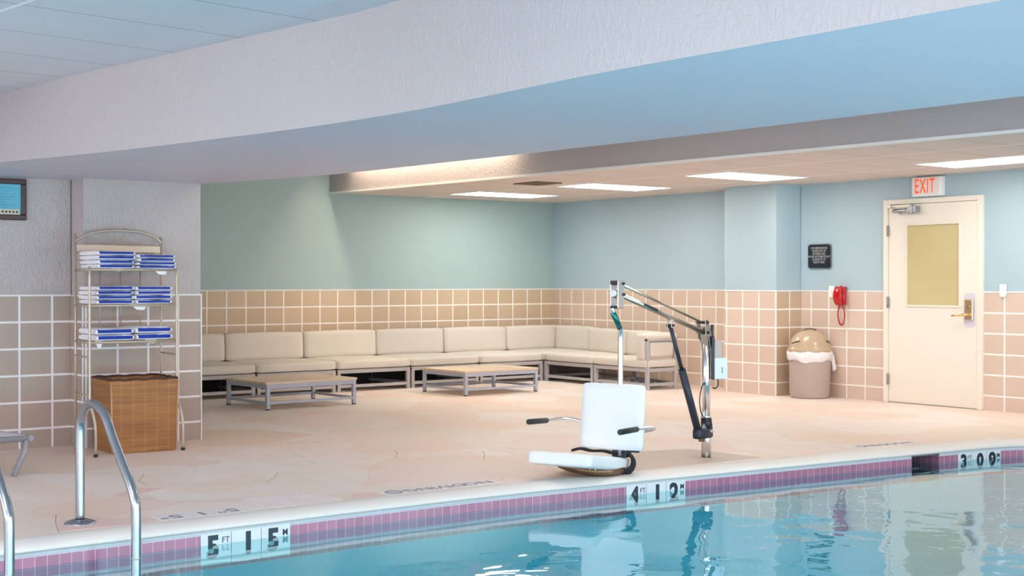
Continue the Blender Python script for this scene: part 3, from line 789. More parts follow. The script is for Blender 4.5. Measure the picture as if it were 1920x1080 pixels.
# plaque
pq = thing('emergency_sign', (4.845, 0, 1.59), 0, 'black plaque with small grey capital lettering to the left of the door', 'sign')
def cham(hx, hz, c): return [(-hx + c, -hz), (hx - c, -hz), (hx, -hz + c), (hx, hz - c), (hx - c, hz), (-hx + c, hz), (-hx, hz - c), (-hx, -hz + c)]
def plate(pts, y0, y1):
    n = len(pts); b = MB(); b.add([(x, y0, z) for x, z in pts] + [(x, y1, z) for x, z in pts], [list(range(n)), list(range(n, 2 * n))[::-1]] + [(i, (i + 1) % n, n + (i + 1) % n, n + i) for i in range(n)]); return b
plate(cham(.168, .140, .022), -.022, -.001).build('plaque_edge', M['steel_dull'], pq)
plate(cham(.158, .132, .022), -.027, -.0222).build('plaque_face', M['signblack'], pq)
text_obj('plaque_lettering', 'FOR EMERGENCIES\nPLEASE PICK UP\nRECEIVER AND\nPHONE AUTOMATICALLY\nCONNECTS TO\nFRONT DESK', .034, M['signtext'], pq, frame((1, 0, 0), (0, 0, 1), (0, -.028, .012)), .0004, .0004, sx=.82, line=.95)
# wall phone
ph = thing('wall_phone', (5.165, 0, 1.14), 0, 'red emergency wall phone with a looped cord', 'telephone')
def loft(sections, mi=0):
    b = MB(); n = len(sections[0]); vs = [p for s in sections for p in s]
    fs = [(j * n + i, j * n + (i + 1) % n, (j + 1) * n + (i + 1) % n, (j + 1) * n + i) for j in range(len(sections) - 1) for i in range(n)]
    b.add(vs, fs + [list(range(n))[::-1], list(range((len(sections) - 1) * n, len(sections) * n))], mi, True); return b
def oval(cx, cz, rx, ry, y_back, n=20):
    return [(cx + rx * math.copysign(abs(math.cos(a)) ** .7, math.cos(a)), y_back - ry * (1 + math.copysign(abs(math.sin(a)) ** .8, math.sin(a))) / 1.0, cz) for a in [2 * PI * k / n for k in range(n)]]
secs = []
for i in range(13):
    t = i / 12; z = -.10 + .205 * t; bul = math.sin(PI * (.12 + .76 * t)); secs.append(oval(0 - .012 * bul, z, .060 + .026 * bul, .022 + .02 * bul, -.004))
loft(secs).build('phone_body', M['red'], ph)
b = MB(); b.tube(smooth_path([(.052, -.10, -.095), (.058, -.118, -.05), (.062, -.12, .02), (.058, -.112, .08), (.048, -.09, .102)], 5), .02, 12, flat=(.02, .016)); b.build('handset', M['red'], ph)
cord = smooth_path([(.055, -.10, -.09), (.06, -.06, -.14), (.062, -.05, -.22), (.045, -.05, -.30), (.02, -.05, -.325), (-.01, -.05, -.30), (-.028, -.05, -.24), (-.03, -.05, -.175), (-.02, -.04, -.105)], 26)
coil = []
for i, p in enumerate(cord):
    a = i * 1.25; coil.append(p + Vector((math.cos(a) * .006, math.sin(a) * .006, math.sin(a) * .002)))
b = MB(); b.tube(coil, .0048, 6); b.build('coiled_cord', M['red'], ph)
# switch plates
def switch(x, z0, z1, label):
    s = thing('switch_plate', (x, 0, (z0 + z1) / 2), 0, label, 'wall switch')
    h = (z1 - z0) / 2
    b = MB(); b.box((-.038, -.018, -h), (.038, -.0105, h)); b.build('cover_plate', M['white'], s, bevel=.004)
    b = MB(); b.box((-.010, -.028, -.02), (.010, -.018, .015)); b.build('toggle', M['white'], s, bevel=.002); return s
switch(5.013, 1.122, 1.254, 'white wall plate immediately left of the red phone')
s = switch(7.172, 1.165, 1.275, 'white wall box right of the door above a tile joint')
b = MB(); b.box((-.028, -.03, -.07), (.028, -.0105, -.02)); b.build('plug', M['white'], s, bevel=.003)

# ================================================================== TRASH CAN
tc = thing('trash_can', (4.912, -.265, 0), 0, 'taupe round trash can with domed lid and white liner beside the column', 'trash can')
R = .225
b = MB(); b.lathe([(0, .0), (R - .03, 0), (R - .012, .008), (R - .012, .03), (R - .004, .045), (R + .006, .43), (R + .010, .47), (R - .012, .47), (R - .03, .05), (0, .04)]); b.build('bin_body', M['binmat'], tc)
vs = []; prof = [(R + .012, .415), (R + .022, .43), (R + .028, .47), (R + .026, .505), (R + .018, .525), (R - .01, .535)]
b = MB(); n = 56
for j, (r, z) in enumerate(prof):
    for k in range(n):
        a = 2 * PI * k / n; rr = r + .006 * math.sin(9 * a + j) + .004 * math.sin(23 * a + 2 * j); zz = z + (.012 * math.sin(3 * a + 1) + .008 * math.sin(7 * a) if j == 0 else .004 * math.sin(5 * a)); vs.append((rr * math.cos(a), rr * math.sin(a), zz))
b.add(vs, [(j * n + k, j * n + (k + 1) % n, (j + 1) * n + (k + 1) % n, (j + 1) * n + k) for j in range(len(prof) - 1) for k in range(n)], 0, True)
ln = b.build('bin_liner', M['liner'], tc)
b = MB(); q = Vector((.604, .797, 0))  # toward image right
b.tube([q * .235 + Vector((0, 0, .53)), q * .262 + Vector((0, -.01, .46)), q * .275 + Vector((0, -.015, .38)), q * .285 + Vector((0, -.015, .325)), q * .275 + Vector((0, -.015, .30))], .02, 10, radii=[.012, .022, .024, .028, .016]); b.build('liner_tail', M['liner'], ln)
b = MB(); b.lathe([(R + .020, .515), (R + .024, .53), (R + .020, .55), (R + .008, .565), (R + .004, .585), (R - .006, .62), (R - .03, .67), (R - .07, .715), (R - .12, .745), (R - .18, .758), (0, .76)]); lid = b.build('domed_lid', M['lid'], tc)
view = math.atan2(-.604, .797)
for a0 in (-1.05, 1.05):
    b = MB(); pts = []
    for k in range(8):
        a = view + a0 + (k - 3.5) * .085; pts.append(((R - .012 + .006) * math.cos(a), (R - .012 + .006) * math.sin(a), .625 - .005 * (k - 3.5) * math.copysign(1, a0)))
    b.tube(pts, .006, 6); b.build('flap_slot', M['cell'], lid)
b = MB(); b.tube(smooth_path([(-.045, -.055, .757), (-.032, -.038, .768), (0, 0, .774), (.032, .038, .768), (.045, .055, .757)], 5), .012, 10, flat=(.009, .017)); b.build('lid_handle', plain('brown_handle', (.20, .13, .10), .4), lid)

# ================================================================== SECTIONAL SOFA
MW = 1.035
def cush(name, dx, dy, dz, loc, parent, rot=(0, 0, 0), seed=1, r=.03, bulge=.010):
    o = puff(dx, dy, dz, r, bulge, seed).build(name, M['cushion'], parent); o.location = loc; o.rotation_euler = rot; return o
def sofa_unit(name, label, x0=.13, x1=1.10, w=MW, back=True):
    """local frame: the unit runs along y from 0 to -w, front at x1, wall side at x0"""
    t = thing(name, (0, 0, 0), 0, label, 'sofa', 'modules of the sectional sofa')
    p = .043
    for x in (x0, x1 - p):
        for y in (-.012 - p, -w + .012):
            b = MB(); b.box((x, y, 0), (x + p, y + p, .255)); b.build('leg', M['sofaframe'], t, bevel=.003)
    b = MB()
    for z0, z1 in ((.215, .26), (.045, .08)):
        b.box((x1 - p + .004, -w + .012, z0), (x1 - .004, -.012, z1)); b.box((x0 + .004, -w + .012, z0), (x0 + p - .004, -.012, z1))
        for y in (-.012 - p + .004, -w + .016): b.box((x0 + .02, y, z0), (x1 - .02, y + p - .012, z1))
    b.box((x0 + .05, -w + .04, .235), (x1 - .05, -.04, .25), 1)
    b.build('seat_frame', [M['sofaframe'], M['cell']], t, bevel=.002)
    cush('seat_cushion', x1 - x0 + .01, w - .012, .105, ((x0 + x1) / 2 + .005, -w / 2, .262), t)
    return t
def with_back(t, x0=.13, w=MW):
    b = MB(); b.box((x0 + .055, -w + .01, .01), (x0 + .06, -.01, .245)); b.build('under_seat_dark_panel', M['cell'], t)  # black panel added so the space under the seat looks dark
    c_ = cush('back_cushion', .17, w - .015, .325, (x0 + .10, -w / 2, .362), t, (0, -.06, 0))
    b = MB(); b.box((x0 - .012, -w + .03, .255), (x0 + .004, -.03, .60)); b.build('back_panel', M['sofaframe'], t)
    return t
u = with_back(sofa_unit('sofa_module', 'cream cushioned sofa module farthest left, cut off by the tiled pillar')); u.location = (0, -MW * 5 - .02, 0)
labs = ['cream cushioned sofa module behind the left coffee table', 'cream cushioned sofa module between the two coffee tables',
        'cream cushioned sofa module behind the left half of the second coffee table', 'cream cushioned sofa module next to the corner module']
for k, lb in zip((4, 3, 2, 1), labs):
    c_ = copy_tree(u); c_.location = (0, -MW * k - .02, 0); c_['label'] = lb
cn = sofa_unit('sofa_module', 'cream cushioned corner module of the sofa in the alcove corner'); cn.location = (0, -.02, 0)
# corner: front legs are slim double posts; two backs meet in the corner
cush('back_cushion', .17, MW - .02, .325, (.23, -MW / 2, .362), cn, (0, -.06, 0), 3)
cush('back_cushion', .76, .17, .325, (.705, -.13, .362), cn, (-.06, 0, .03), 4)
# right run along the back wall: backs step forward toward its right end
def right_unit(x, w, yb0, yb1, label, arm=False):
    t = thing('sofa_module', (x, 0, 0), 0, label, 'sofa', 'modules of the sectional sofa')
    yf = -1.055; p = .043
    for lx, yb in ((.01, yb0), (w - p - .01, yb1)):
        for y in (yf, yb - p):
            hgt = .62 if (arm and lx > .5) else .255
            b = MB(); b.box((lx, y, 0), (lx + p, y + p, hgt)); b.build('leg', M['sofaframe'], t, bevel=.003)
    b = MB()
    for z0, z1 in ((.215, .26), (.045, .08)):
        b.box((.012, yf + .004, z0), (w - .012, yf + p - .004, z1))
        b.prism([(.012, yb0 - p), (w - .012, yb1 - p), (w - .012, yb1 - .008), (.012, yb0 - .008)], z0, z1)
        b.box((.014, yf + .02, z0), (.014 + p - .008, yb0 - .02, z1)); b.box((w - p - .006, yf + .02, z0), (w - .014, yb1 - .02, z1))
    b.prism([(.05, yf + .05), (w - .05, yf + .05), (w - .05, yb1 - .05), (.05, yb0 - .05)], .235, .25, 1)
    b.build('seat_frame', [M['sofaframe'], M['cell']], t, bevel=.002)
    m = puff(w - .012, 1.0, .105)
    m.v = [(vx + w / 2, yf - .008 + (vy + .5) * ((yb0 if vx < 0 else yb0) * (1 - (vx / w + .5)) + yb1 * (vx / w + .5) - yf), vz + .262) for vx, vy, vz in m.v]
    m.build('seat_cushion', M['cushion'], t)
    ang = math.atan2(yb1 - yb0, w); L = math.hypot(w, yb1 - yb0)
    ww = w - (.13 if arm else 0)
    cush('back_cushion', ww - .012, .16, .315, (ww / 2, yb0 + (yb1 - yb0) * ww / w / 2 - .10, .362), t, (-.05, 0, ang), 6)
    if arm:
        b = MB(); b.box((w - p - .012, yf, .585), (w - .008, yb1, .62)); b.build('arm_rail', M['sofaframe'], t, bevel=.003)
        m = puff(.15, abs(yf - yb1) + .01, .335, .035, .01); m.build('arm_cushion', M['cushion'], t, loc=(w - p - .085, (yf + yb1) / 2 - .01, .345))
        m = puff(.225, abs(yf - yb1) + .02, .075, .036, .008); m.build('arm_top_pad', M['cushion'], t, loc=(w - .105, (yf + yb1) / 2, .60))
        m = puff(.045, abs(yf - yb1) - .11, .17, .02, .004); m.build('side_pad', M['cushion'], t, loc=(w - .035, (yf + yb1) / 2, .40))
    return t
right_unit(1.115, .985, -.14, -.33, 'cream cushioned sofa module along the back wall beside the corner module')
right_unit(2.105, 1.0, -.33, -.56, 'cream cushioned end module of the sofa with a padded armrest behind the lift', True)
# bundle of grey cloth lying under the right run
b = MB(); rnd = random.Random(4)
for i in range(7):
    cx, cy = 2.52 + .24 * rnd.random(), -.72 + .12 * rnd.random()
    b.tube(smooth_path([(cx + .05 * math.cos(a), cy + .04 * math.sin(a), .03 + .035 * rnd.random()) for a in [rnd.random() + q_ * 1.2 for q_ in range(5)]], 4), .028, 8, radii=None)
b = b.build('cloth_bundle', plain('grey_cloth', (.42, .44, .52), .9)); tag(b, 'crumpled grey cloth on the floor under the end sofa module', 'cloth')

# ================================================================== COFFEE TABLES
def coffee_table(label, loc, rz):
    t = thing('coffee_table', loc, rz, label, 'table', 'low slatted coffee tables')
    hx, hy, H, p = .42, .54, .262, .038
    for sx in (-1, 1):
        for sy in (-1, 1):
            x = sx * hx - (p if sx > 0 else 0); y = sy * hy - (p if sy > 0 else 0)
            b = MB(); b.box((x, y, .012), (x + p, y + p, H)); lg = b.build('leg', M['tableframe'], t, bevel=.003)
            b = MB(); b.box((x + .004, y + .004, 0), (x + p - .004, y + p - .004, .0125)); b.build('foot_cap', M['rubber'], lg)
    b = MB()
    for y in (-hy, hy - p + .01): b.box((-hx + p, y + .002, H - .045), (hx - p, y + p - .012, H)); b.box((-hx + p, y + .006, .058), (hx - p, y + p - .014, .085))
    for x in (-hx, hx - p + .01): b.box((x + .002, -hy + p, H - .045), (x + p - .012, hy - p, H)); b.box((x + .006, -hy + p, .058), (x + p - .014, hy - p, .085))
    b.build('table_frame', M['tableframe'], t, bevel=.002)
    b = MB(); k = 16; w = 2 * (hx + .005) / k
    for i in range(k): b.box((-hx - .005 + i * w + .003, -hy - .012, H), (-hx - .005 + (i + 1) * w - .003, hy + .012, H + .022))
    b.box((-hx + .01, -hy + .02, H - .004), (hx - .01, hy - .02, H + .008)); b.build('slatted_top', M['slat'], t, bevel=.002)
    return t
t1 = coffee_table('low slatted coffee table nearer the tiled pillar, grey frame with a bluish light cast in its colour', (2.165, -5.315, 0), math.radians(3.5))
t2 = copy_tree(t1); t2.location = (2.02, -2.745, 0); t2.rotation_euler = (0, 0, math.radians(2.0)); t2['label'] = 'low slatted coffee table farther back, beside the sofa corner'

# ================================================================== TOWEL RACK
rk = thing('towel_rack', (4.8, -8.125, 0), 0, 'champagne metal shelf rack holding striped towels in front of the tiled pillar', 'shelf rack')
fx, rx = .20, -.205; FL, FR, RL, RR = -.361, .324, -.328, .363      # local: front x, rear x, y of the posts
SHZ = [1.392, 1.122, .845]
def tb(name, pts, r, mat=M['rack'], parent=rk, n=10, **k):
    b = MB(); b.tube(pts, r, n, **k); return b.build(name, mat, parent)
for y in (FL, FR):
    pts = smooth_path([(fx, y, 1.415), (fx, y, .9), (fx, y, .52), (fx + .005, y, .40), (fx + .06, y + .008, .30), (fx + .09, y + .012, .20), (fx + .085, y + .014, .02)], 5)
    lg = tb('post', pts, .0105); b = MB(); b.lathe([(0, 0), (.016, 0), (.016, .02), (0, .022)], 12, cx=fx + .085, cy=y + .014); b.build('rubber_foot', M['rubber'], lg)
for y, zt in ((RL, 1.672), (RR, 1.662)):
    tb('post', [(rx, y, .0), (rx, y, .8), (rx, y, zt)], .0095)
for z in SHZ:
    b = MB()
    for a, c_ in (((fx, FL), (fx, FR)), ((fx, FR), (rx, RR)), ((rx, RR), (rx, RL)), ((rx, RL), (fx, FL))): b.tube([(a[0], a[1], z), (c_[0], c_[1], z)], .0085, 8)
    for i in range(1, 14):
        t = i / 14; b.tube([(fx, FL + (FR - FL) * t, z), (rx, RL + (RR - RL) * t, z)], .0028, 5)
    b.build('shelf', M['rack'], rk)
for (a, c_, z) in (((fx, FL), (rx, RL), .735), ((fx, FR), (rx, RR), .735), ((fx, FL), (rx, RL), .45), ((fx, FR), (rx, RR), .45)):
    tb('side_bar', [(a[0], a[1], z), (c_[0], c_[1], z)], .007, n=8)
for y in (-.138, .028, .19): tb('back_rod', [(rx, y, SHZ[2]), (rx, y, SHZ[0])], .005, n=8)
tb('top_arch', smooth_path([(rx, RL, 1.618), (rx, -.252, 1.66), (rx, -.147, 1.692), (rx, .02, 1.705), (rx, .198, 1.695), (rx, .309, 1.660), (rx, RR, 1.612)], 6), .011, n=10)
b = MB(); b.box((rx - .004, RL + .008, 1.535), (rx + .004, RR - .008, 1.588)); b.tube([(rx, RL, 1.588), (rx, RR, 1.588)], .005, 8)
b.build('top_panel', M['rack'], rk)
b = MB()
for i in range(9):  # pierced skirt under the panel
    y0 = RL + .03 + i * .078; b.tube([(rx, y0 + .030 * math.cos(a), 1.50 + .030 * math.sin(a)) for a in [2 * PI * q_ / 14 for q_ in range(15)]], .0035, 6, caps=False)
b.tube([(rx, RL, 1.468), (rx, RR, 1.468)], .005, 8); b.build('pierced_skirt', M['rack'], rk)
for s_ in (-1, 1):
    pts = [(rx, .024, 1.592)] + [(rx, .024 + s_ * (.02 + .012 * 0), 1.63)]
    for q_ in range(22):
        a = PI - .5 + q_ * .33; rr = .058 * (1 - q_ / 26); pts.append((rx, .024 + s_ * (.088 + rr * math.cos(a)), 1.641 + rr * math.sin(PI - a + PI) * 1.0 if False else 1.641 + rr * math.sin(PI + .0 - a) * 1.0))
    tb('scroll', smooth_path(pts, 3), .0032, n=6)
    tb('scroll', smooth_path([(rx, .024 + s_ * .15, 1.60), (rx, .024 + s_ * .19, 1.645), (rx, .024 + s_ * .23, 1.64), (rx, .024 + s_ * .25, 1.61), (rx, .024 + s_ * .22, 1.60)], 4), .003, n=6)

def towel(w, d, h, seed, stripe=(.40, .76), tail=None, sag=0.0):
    """folded terry towel: front fold at +x, blue stripe along the fold; local base z = 0, centred on y"""
    rnd = random.Random(seed); prof = []
    ny = 22; n = 32; vs = []; ph1, ph2, ph3 = [rnd.random() * 6 for _ in range(3)]
    dx = [rnd.uniform(-.012, .012) for _ in range(2)]
    for j in range(ny + 1):
        t = j / ny; y = (t - .5) * w
        edge = 1 - max(0, abs(2 * t - 1) - .86) / .14 * .30
        wob = .0035 * math.sin(5 * t + ph1) + .002 * math.sin(11 * t + ph2)
        for k in range(n):
            a = 2 * PI * k / n; ca, sa = math.cos(a), math.sin(a)
            x = d / 2 * math.copysign(abs(ca) ** .35, ca) * (1 - .02 * (1 - edge)) + (wob + dx[0] * (t - .5)) * (ca > 0)
            z = h / 2 + h / 2 * .97 * edge * math.copysign(abs(sa) ** .55, sa) + (wob * .5 if sa > 0 else 0)
            if sa < 0: z = max(z, 0.0)
            vs.append((x, y, z))
    fs = []; ms = []
    b = MB()
    for j in range(ny):
        for k in range(n):
            f = (j * n + k, j * n + (k + 1) % n, (j + 1) * n + (k + 1) % n, (j + 1) * n + k)
            zc = sum(vs[i][2] for i in f) / 4 / h; xc = sum(vs[i][0] for i in f) / 4
            blue = xc > d / 2 * .55 and stripe[0] - .10 < zc < stripe[1] + .06 and 0 < j < ny - 1
            b.add([], []); b.f.append(list(f)); b.m.append(1 if blue else 0); b.sm.append(True)
    b.v = vs
    b.f.append(list(range(n))); b.m.append(0); b.sm.append(False); b.f.append([ny * n + k for k in range(n)][::-1]); b.m.append(0); b.sm.append(False)
    return b
tid = 0
def stack(y0, y1, z, n, h, where, d=.40):
    global tid
    names = {4: ['bottom', 'second from bottom', 'third from bottom', 'top'], 2: ['bottom', 'top'], 3: ['bottom', 'middle', 'top']}[n]
    rnd = random.Random(tid + 31); zz = z + .0088
    for k in range(n):
        tid += 1; w = y1 - y0 - .004 + rnd.uniform(-.016, .004)
        b = towel(w, d + rnd.uniform(-.015, .01), h, tid)
        o = b.build('folded_towel', [M['terry'], M['blue']])
        o.location = (4.825 + rnd.uniform(-.008, .006), (y0 + y1) / 2 + rnd.uniform(-.004, .004), zz); o.rotation_euler = (0, 0, rnd.uniform(-.015, .015))
        lab = 'striped towel, ' + names[k] + ' of ' + where
        tag(o, lab, 'towel', 'striped towels on the rack'); zz += h
        if k == 0: first = o
    return first
a = stack(-8.435, -8.137, SHZ[0], 4, .0335, 'the left stack on the top shelf')
c2 = stack(-8.125, -7.818, SHZ[0], 4, .0275, 'the right stack on the top shelf')
a2 = stack(-8.44, -8.148, SHZ[1], 4, .0350, 'the left stack on the middle shelf')
c3 = stack(-8.142, -7.842, SHZ[1], 4, .0345, 'the right stack on the middle shelf')
a3 = stack(-8.445, -8.142, SHZ[2], 2, .048, 'the left stack on the lowest towel shelf')
c4 = stack(-8.138, -7.838, SHZ[2], 2, .052, 'the right stack on the lowest towel shelf')
def flap(o, y, w, z, xoff=.17):
    b = MB(); pts = [(xoff, y - w / 2, .004), (xoff, y + w / 2, .004), (xoff + .004, y + w * .28, z), (xoff + .004, y - w * .1, z * .95)]
    b.add(pts + [(p[0] - .02, p[1], p[2]) for p in pts], [(0, 1, 2, 3), (7, 6, 5, 4), (0, 4, 5, 1), (1, 5, 6, 2), (2, 6, 7, 3), (3, 7, 4, 0)], 0, True)
    b.build('hanging_corner', M['terry'], o, bevel=.004)
flap(c2, .04, .13, -.045); flap(a, .02, .10, -.02); flap(c3, -.11, .15, -.045); flap(c4, -.02, .10, -.025); flap(a3, -.12, .06, -.05)

# ================================================================== WICKER HAMPER
hm = thing('wicker_hamper', (4.812, -8.065, 0), math.radians(-2.5), 'open brown woven hamper with a dark rim under the towel rack', 'basket')
def ringbox(hx, hy, z): return [(-hx, -hy, z), (hx, -hy, z), (hx, hy, z), (-hx, hy, z)]
b = MB(); hx0, hy0, hx1, hy1 = .222, .245, .235, .260
O = ringbox(hx0, hy0, 0) + ringbox(hx1, hy1, .555) + ringbox(hx1 - .012, hy1 - .012, .555) + ringbox(hx0 - .012, hy0 - .012, .012)
b.add(O, [(0, 1, 5, 4), (1, 2, 6, 5), (2, 3, 7, 6), (3, 0, 4, 7), (4, 5, 9, 8), (5, 6, 10, 9), (6, 7, 11, 10), (7, 4, 8, 11), (8, 9, 13, 12), (9, 10, 14, 13), (10, 11, 15, 14), (11, 8, 12, 15), (3, 2, 1, 0), (12, 13, 14, 15)])
b.build('woven_body', M['wicker'], hm, bevel=.006)
b = MB(); q_ = ringbox(hx1 - .004, hy1 - .004, .560); P4 = [Vector(p) for p in q_]
path = []
for i in range(4):
    for k in range(10):
        t = k / 10; path.append(P4[i].lerp(P4[(i + 1) % 4], t) + Vector((0, 0, .004 * math.sin(k * 2.2))))
path.append(path[0]); b.tube(path, .009, 8, caps=False); b.build('braided_rim', M['wickerrim'], hm)
b = MB(); b.tube([(hx0 + .001, -hy0 - .001, .01), (hx1 + .001, -hy1 - .001, .548)], .008, 8); b.tube([(hx0 + .001, hy0 + .001, .01), (hx1 + .001, hy1 + .001, .548)], .006, 8); b.build('corner_binding', plain('light_rattan', (.50, .27, .12), .5), hm)

# ================================================================== POOL HANDRAILS
def handrail(dy, label):
    t = thing('pool_handrail', (7.70, -9.50 + dy, 0), 0, label, 'handrail', 'pool ladder handrails')
    P = [(0, 0, .0), (0, 0, .30), (.0, .0, .50), (.025, .002, .575), (.085, .004, .632), (.165, .006, .652), (.26, .008, .640), (.35, .012, .595), (.44, .015, .50), (.56, .018, .385), (.665, .022, .285), (.715, .025, .215), (.728, .026, .15), (.728, .026, -.10), (.728, .026, -.75), (.728, .026, -1.0)]
    b = MB(); b.tube(smooth_path([(x, y, z + .004) for x, y, z in P], 5), .0245, 20); b.build('rail_tube', M['steel_dull'], t)
    b = MB(); b.lathe([(.0, .0), (.085, 0), (.085, .004), (.075, .012), (.045, .022), (.027, .026), (.027, .02)], 24); b.build('flange', M['steel_dull'], t)
    b = MB(); b.lathe([(.0255, -.075), (.0262, -.075), (.0262, -.07), (.0255, -.07)], 20, cx=.728, cy=.026); b.build('collar_line', M['nickel'], t)
    return t
handrail(0, 'curved steel pool handrail with a round floor flange, right of the pair')
handrail(-.615, 'curved steel pool handrail cut off by the left edge of the view')

# ================================================================== CHAISE at the left edge
ch = thing('pool_chaise', (5.38, -9.20, 0), math.radians(-90 + 12), 'grey metal pool chaise cut off by the left edge, one angled leg showing', 'lounge chair')
# local +x runs away from the visible end (toward -y); width along y
b = MB(); b.tube([(0, -.30, .245), (1.85, -.30, .27)], .021, 8); b.tube([(0, .30, .245), (1.85, .30, .27)], .021, 8); b.tube([(0, -.32, .245), (0, .32, .245)], .021, 8); b.tube([(1.85, -.32, .27), (1.85, .32, .27)], .021, 8); b.build('chaise_frame', M['grey'], ch)
for x in (.03, 1.6):
    for y in (-.30, .30):
        s_ = 1 if x < 1 else -1
        b = MB(); b.tube([(x, y, .235), (x + .01 * s_, y, .16), (x + .085 * s_, y, .0)], .024, 8, flat=(.014, .030)); b.build('leg', M['grey'], ch)
b = MB()
for i in range(26): b.box((.03 + i * .07, -.295, .262), (.03 + i * .07 + .052, .295, .268))
b.build('strap_sling', M['sling'], ch)

# ================================================================== FRAMED NOTICE
fn = thing('framed_notice', (4.249, -9.02, 1.94), 0, 'dark wood framed turquoise notice on the near left wall', 'picture frame')
b = MB(); hy, hz, w = .30, .160, .042
for (y0, z0, y1, z1) in ((-hy, -hz, hy, -hz + w), (-hy, hz - w, hy, hz), (-hy, -hz + w, -hy + w, hz - w), (hy - w, -hz + w, hy, hz - w)): b.box((0, y0, z0), (.022, y1, z1))
b.build('wood_frame', M['darkwood'], fn, bevel=.007)
b = MB(); b.box((.002, -hy + w, -hz + w), (.008, hy - w, hz - w)); nt_ = b.build('notice_sheet', M['poster'], fn)
b = MB(); b.box((.008, -hy + w, -hz + w), (.0095, hy - w - .01, -hz + w + .042)); b.build('lower_strip', plain('cream_strip', (.62, .55, .45), .6), fn)
b = MB()
for i in range(17):
    y = hy - w - .03 - i * .027; b.tube([(.0095, y, -hz + w + .022), (.0105, y, -hz + w + .022)], .0085, 12)
b.build('black_dots', M['ink'], fn)
b = MB()
for i in range(7): b.box((.008, -.2, .085 - i * .022), (.0088, hy - w - .05 - .03 * (i % 3), .089 - i * .022))
b.build('printed_lines', plain('faint_blue_lines', (.06, .26, .40), .5), fn)

# ================================================================== POOL LIFT
lf = thing('pool_lift', (7.847, -4.888, 0), 0, 'steel pool access lift with white seat and black actuator at the pool edge', 'pool lift')
LO = Vector((7.847, -4.888, 0))
def L(p): return Vector(p) - LO
def part(name, b, mat, parent=lf, **k):
    o = b.build(name, mat, parent, **k); return o
DA = Vector((8.113 - 7.851, -6.02 - 4.942 + 9.884, 0)); DA = (Vector((8.11, -6.03, 0)) - Vector((7.851, -4.92, 0))).normalized()   # arm heading
SA = Vector((DA.y, -DA.x, 0))            # sideways of the arm
b = MB(); b.tube([(0, 0, 0), (0, 0, .30)], .0365, 24); b.tube([(0, 0, .29), (0, 0, .93)], .030, 24); b.tube([(0, 0, .195), (0, 0, .20)], .0375, 24); part('mast', b, M['steel'])
b = MB(); b.lathe([(0, 0), (.05, 0), (.05, .004), (.037, .006)], 24); part('deck_socket', b, M['nickel'])
# head bracket: two tapered cheek plates
def cheek(pts, off, th):
    """pts (along arm, z) as a plate offset sideways"""
    b = MB(); n = len(pts)
    A = [DA * u + SA * (off - th / 2) + Vector((0, 0, z)) for u, z in pts]; B = [DA * u + SA * (off + th / 2) + Vector((0, 0, z)) for u, z in pts]
    b.add(A + B, [list(range(n)), list(range(n, 2 * n))[::-1]] + [(i, (i + 1) % n, n + (i + 1) % n, n + i) for i in range(n)]); return b
hb = thing('tmp'); D.objects.remove(hb)
pts = [(.075, 1.02), (.040, 1.025), (-.01, .93), (-.035, .81), (-.012, .80), (.02, .86), (.065, .90)]
bb = MB()
for off in (-.036, .036):
    m = cheek(pts, off, .007); bb.add(m.v, m.f)
m = cheek([(.02, .97), (.05, .97), (.02, .80), (-.0, .80)], 0, .06); bb.add(m.v, m.f)
part('head_bracket', bb, M['nickel'], bevel=.003)
for (u, z) in ((.055, 1.003), (.045, .930)):
    b = MB(); b.tube([DA * u + SA * -.052 + Vector((0, 0, z)), DA * u + SA * .052 + Vector((0, 0, z))], .011, 10); part('pivot_bolt', b, M['black'])
def on(u, z): return DA * u + Vector((0, 0, z))
E1, E2 = 1.105, 1.04
b = MB(); b.tube([on(.055, 1.003), on(1.115, 1.290)], .0092, 12); part('upper_link', b, M['nickel'])
b = MB(); b.tube([on(.045, .930), on(1.11, 1.217)], .0185, 16); arm = part('lift_arm', b, M['nickel'])
b = MB(); c0 = on(.74, 1.112)
dirv = (on(1.11, 1.217) - on(.045, .930)).normalized()
for k in range(9):
    c1 = on(.045, .930).lerp(on(1.11, 1.217), .60 + k * .018) ; b.tube([c1 + SA * -.019, c1 + SA * -.0205 + dirv * .008], .008, 6)
part('arm_label', b, M['cell'], arm)
# end bracket: tall open frame
EB = 1.15
bb = MB()
for off in (-.030, .030):
    m = cheek([(EB - .045, 1.125), (EB + .025, 1.125), (EB + .025, 1.31), (EB - .045, 1.31)], off, .006); bb.add(m.v, m.f)
part('end_bracket', bb, M['steel'], bevel=.002)
for z0, z1 in ((1.122, 1.14), (1.285, 1.31)):
    m = cheek([(EB - .04, z0), (EB + .03, z0), (EB + .03, z1), (EB - .04, z1)], 0, .056); part('bracket_spacer', m, M['black'], bevel=.002)
for (u, z) in ((1.115, 1.290), (1.11, 1.217)):
    b = MB(); b.tube([on(u, z) + SA * -.042, on(u, z) + SA * .042], .010, 10); part('pivot_bolt', b, M['black'])
b = MB(); b.tube([on(EB + .0, 1.225) , on(EB + .045, 1.225)], .022, 20); part('lock_knob', b, M['white'])
# hanging tube down to the seat
TT = [L((8.12, -6.058, 1.125)), L((8.119, -6.048, 1.10)), L((8.108, -6.0, 1.035)), L((8.098, -5.968, .99)), L((8.088, -5.950, .95)), L((8.082, -5.945, .88)), L((8.076, -5.940, .6)), L((8.074, -5.94, .12))]
b = MB(); b.tube(smooth_path(TT, 5), .0185, 18); ht = part('hanging_tube', b, M['steel'])
b = MB(); b.tube([TT[1], TT[2] + Vector((0, 0, .0)), TT[3]], .0192, 18); part('tube_sleeve', b, M['greenpaint'], ht)
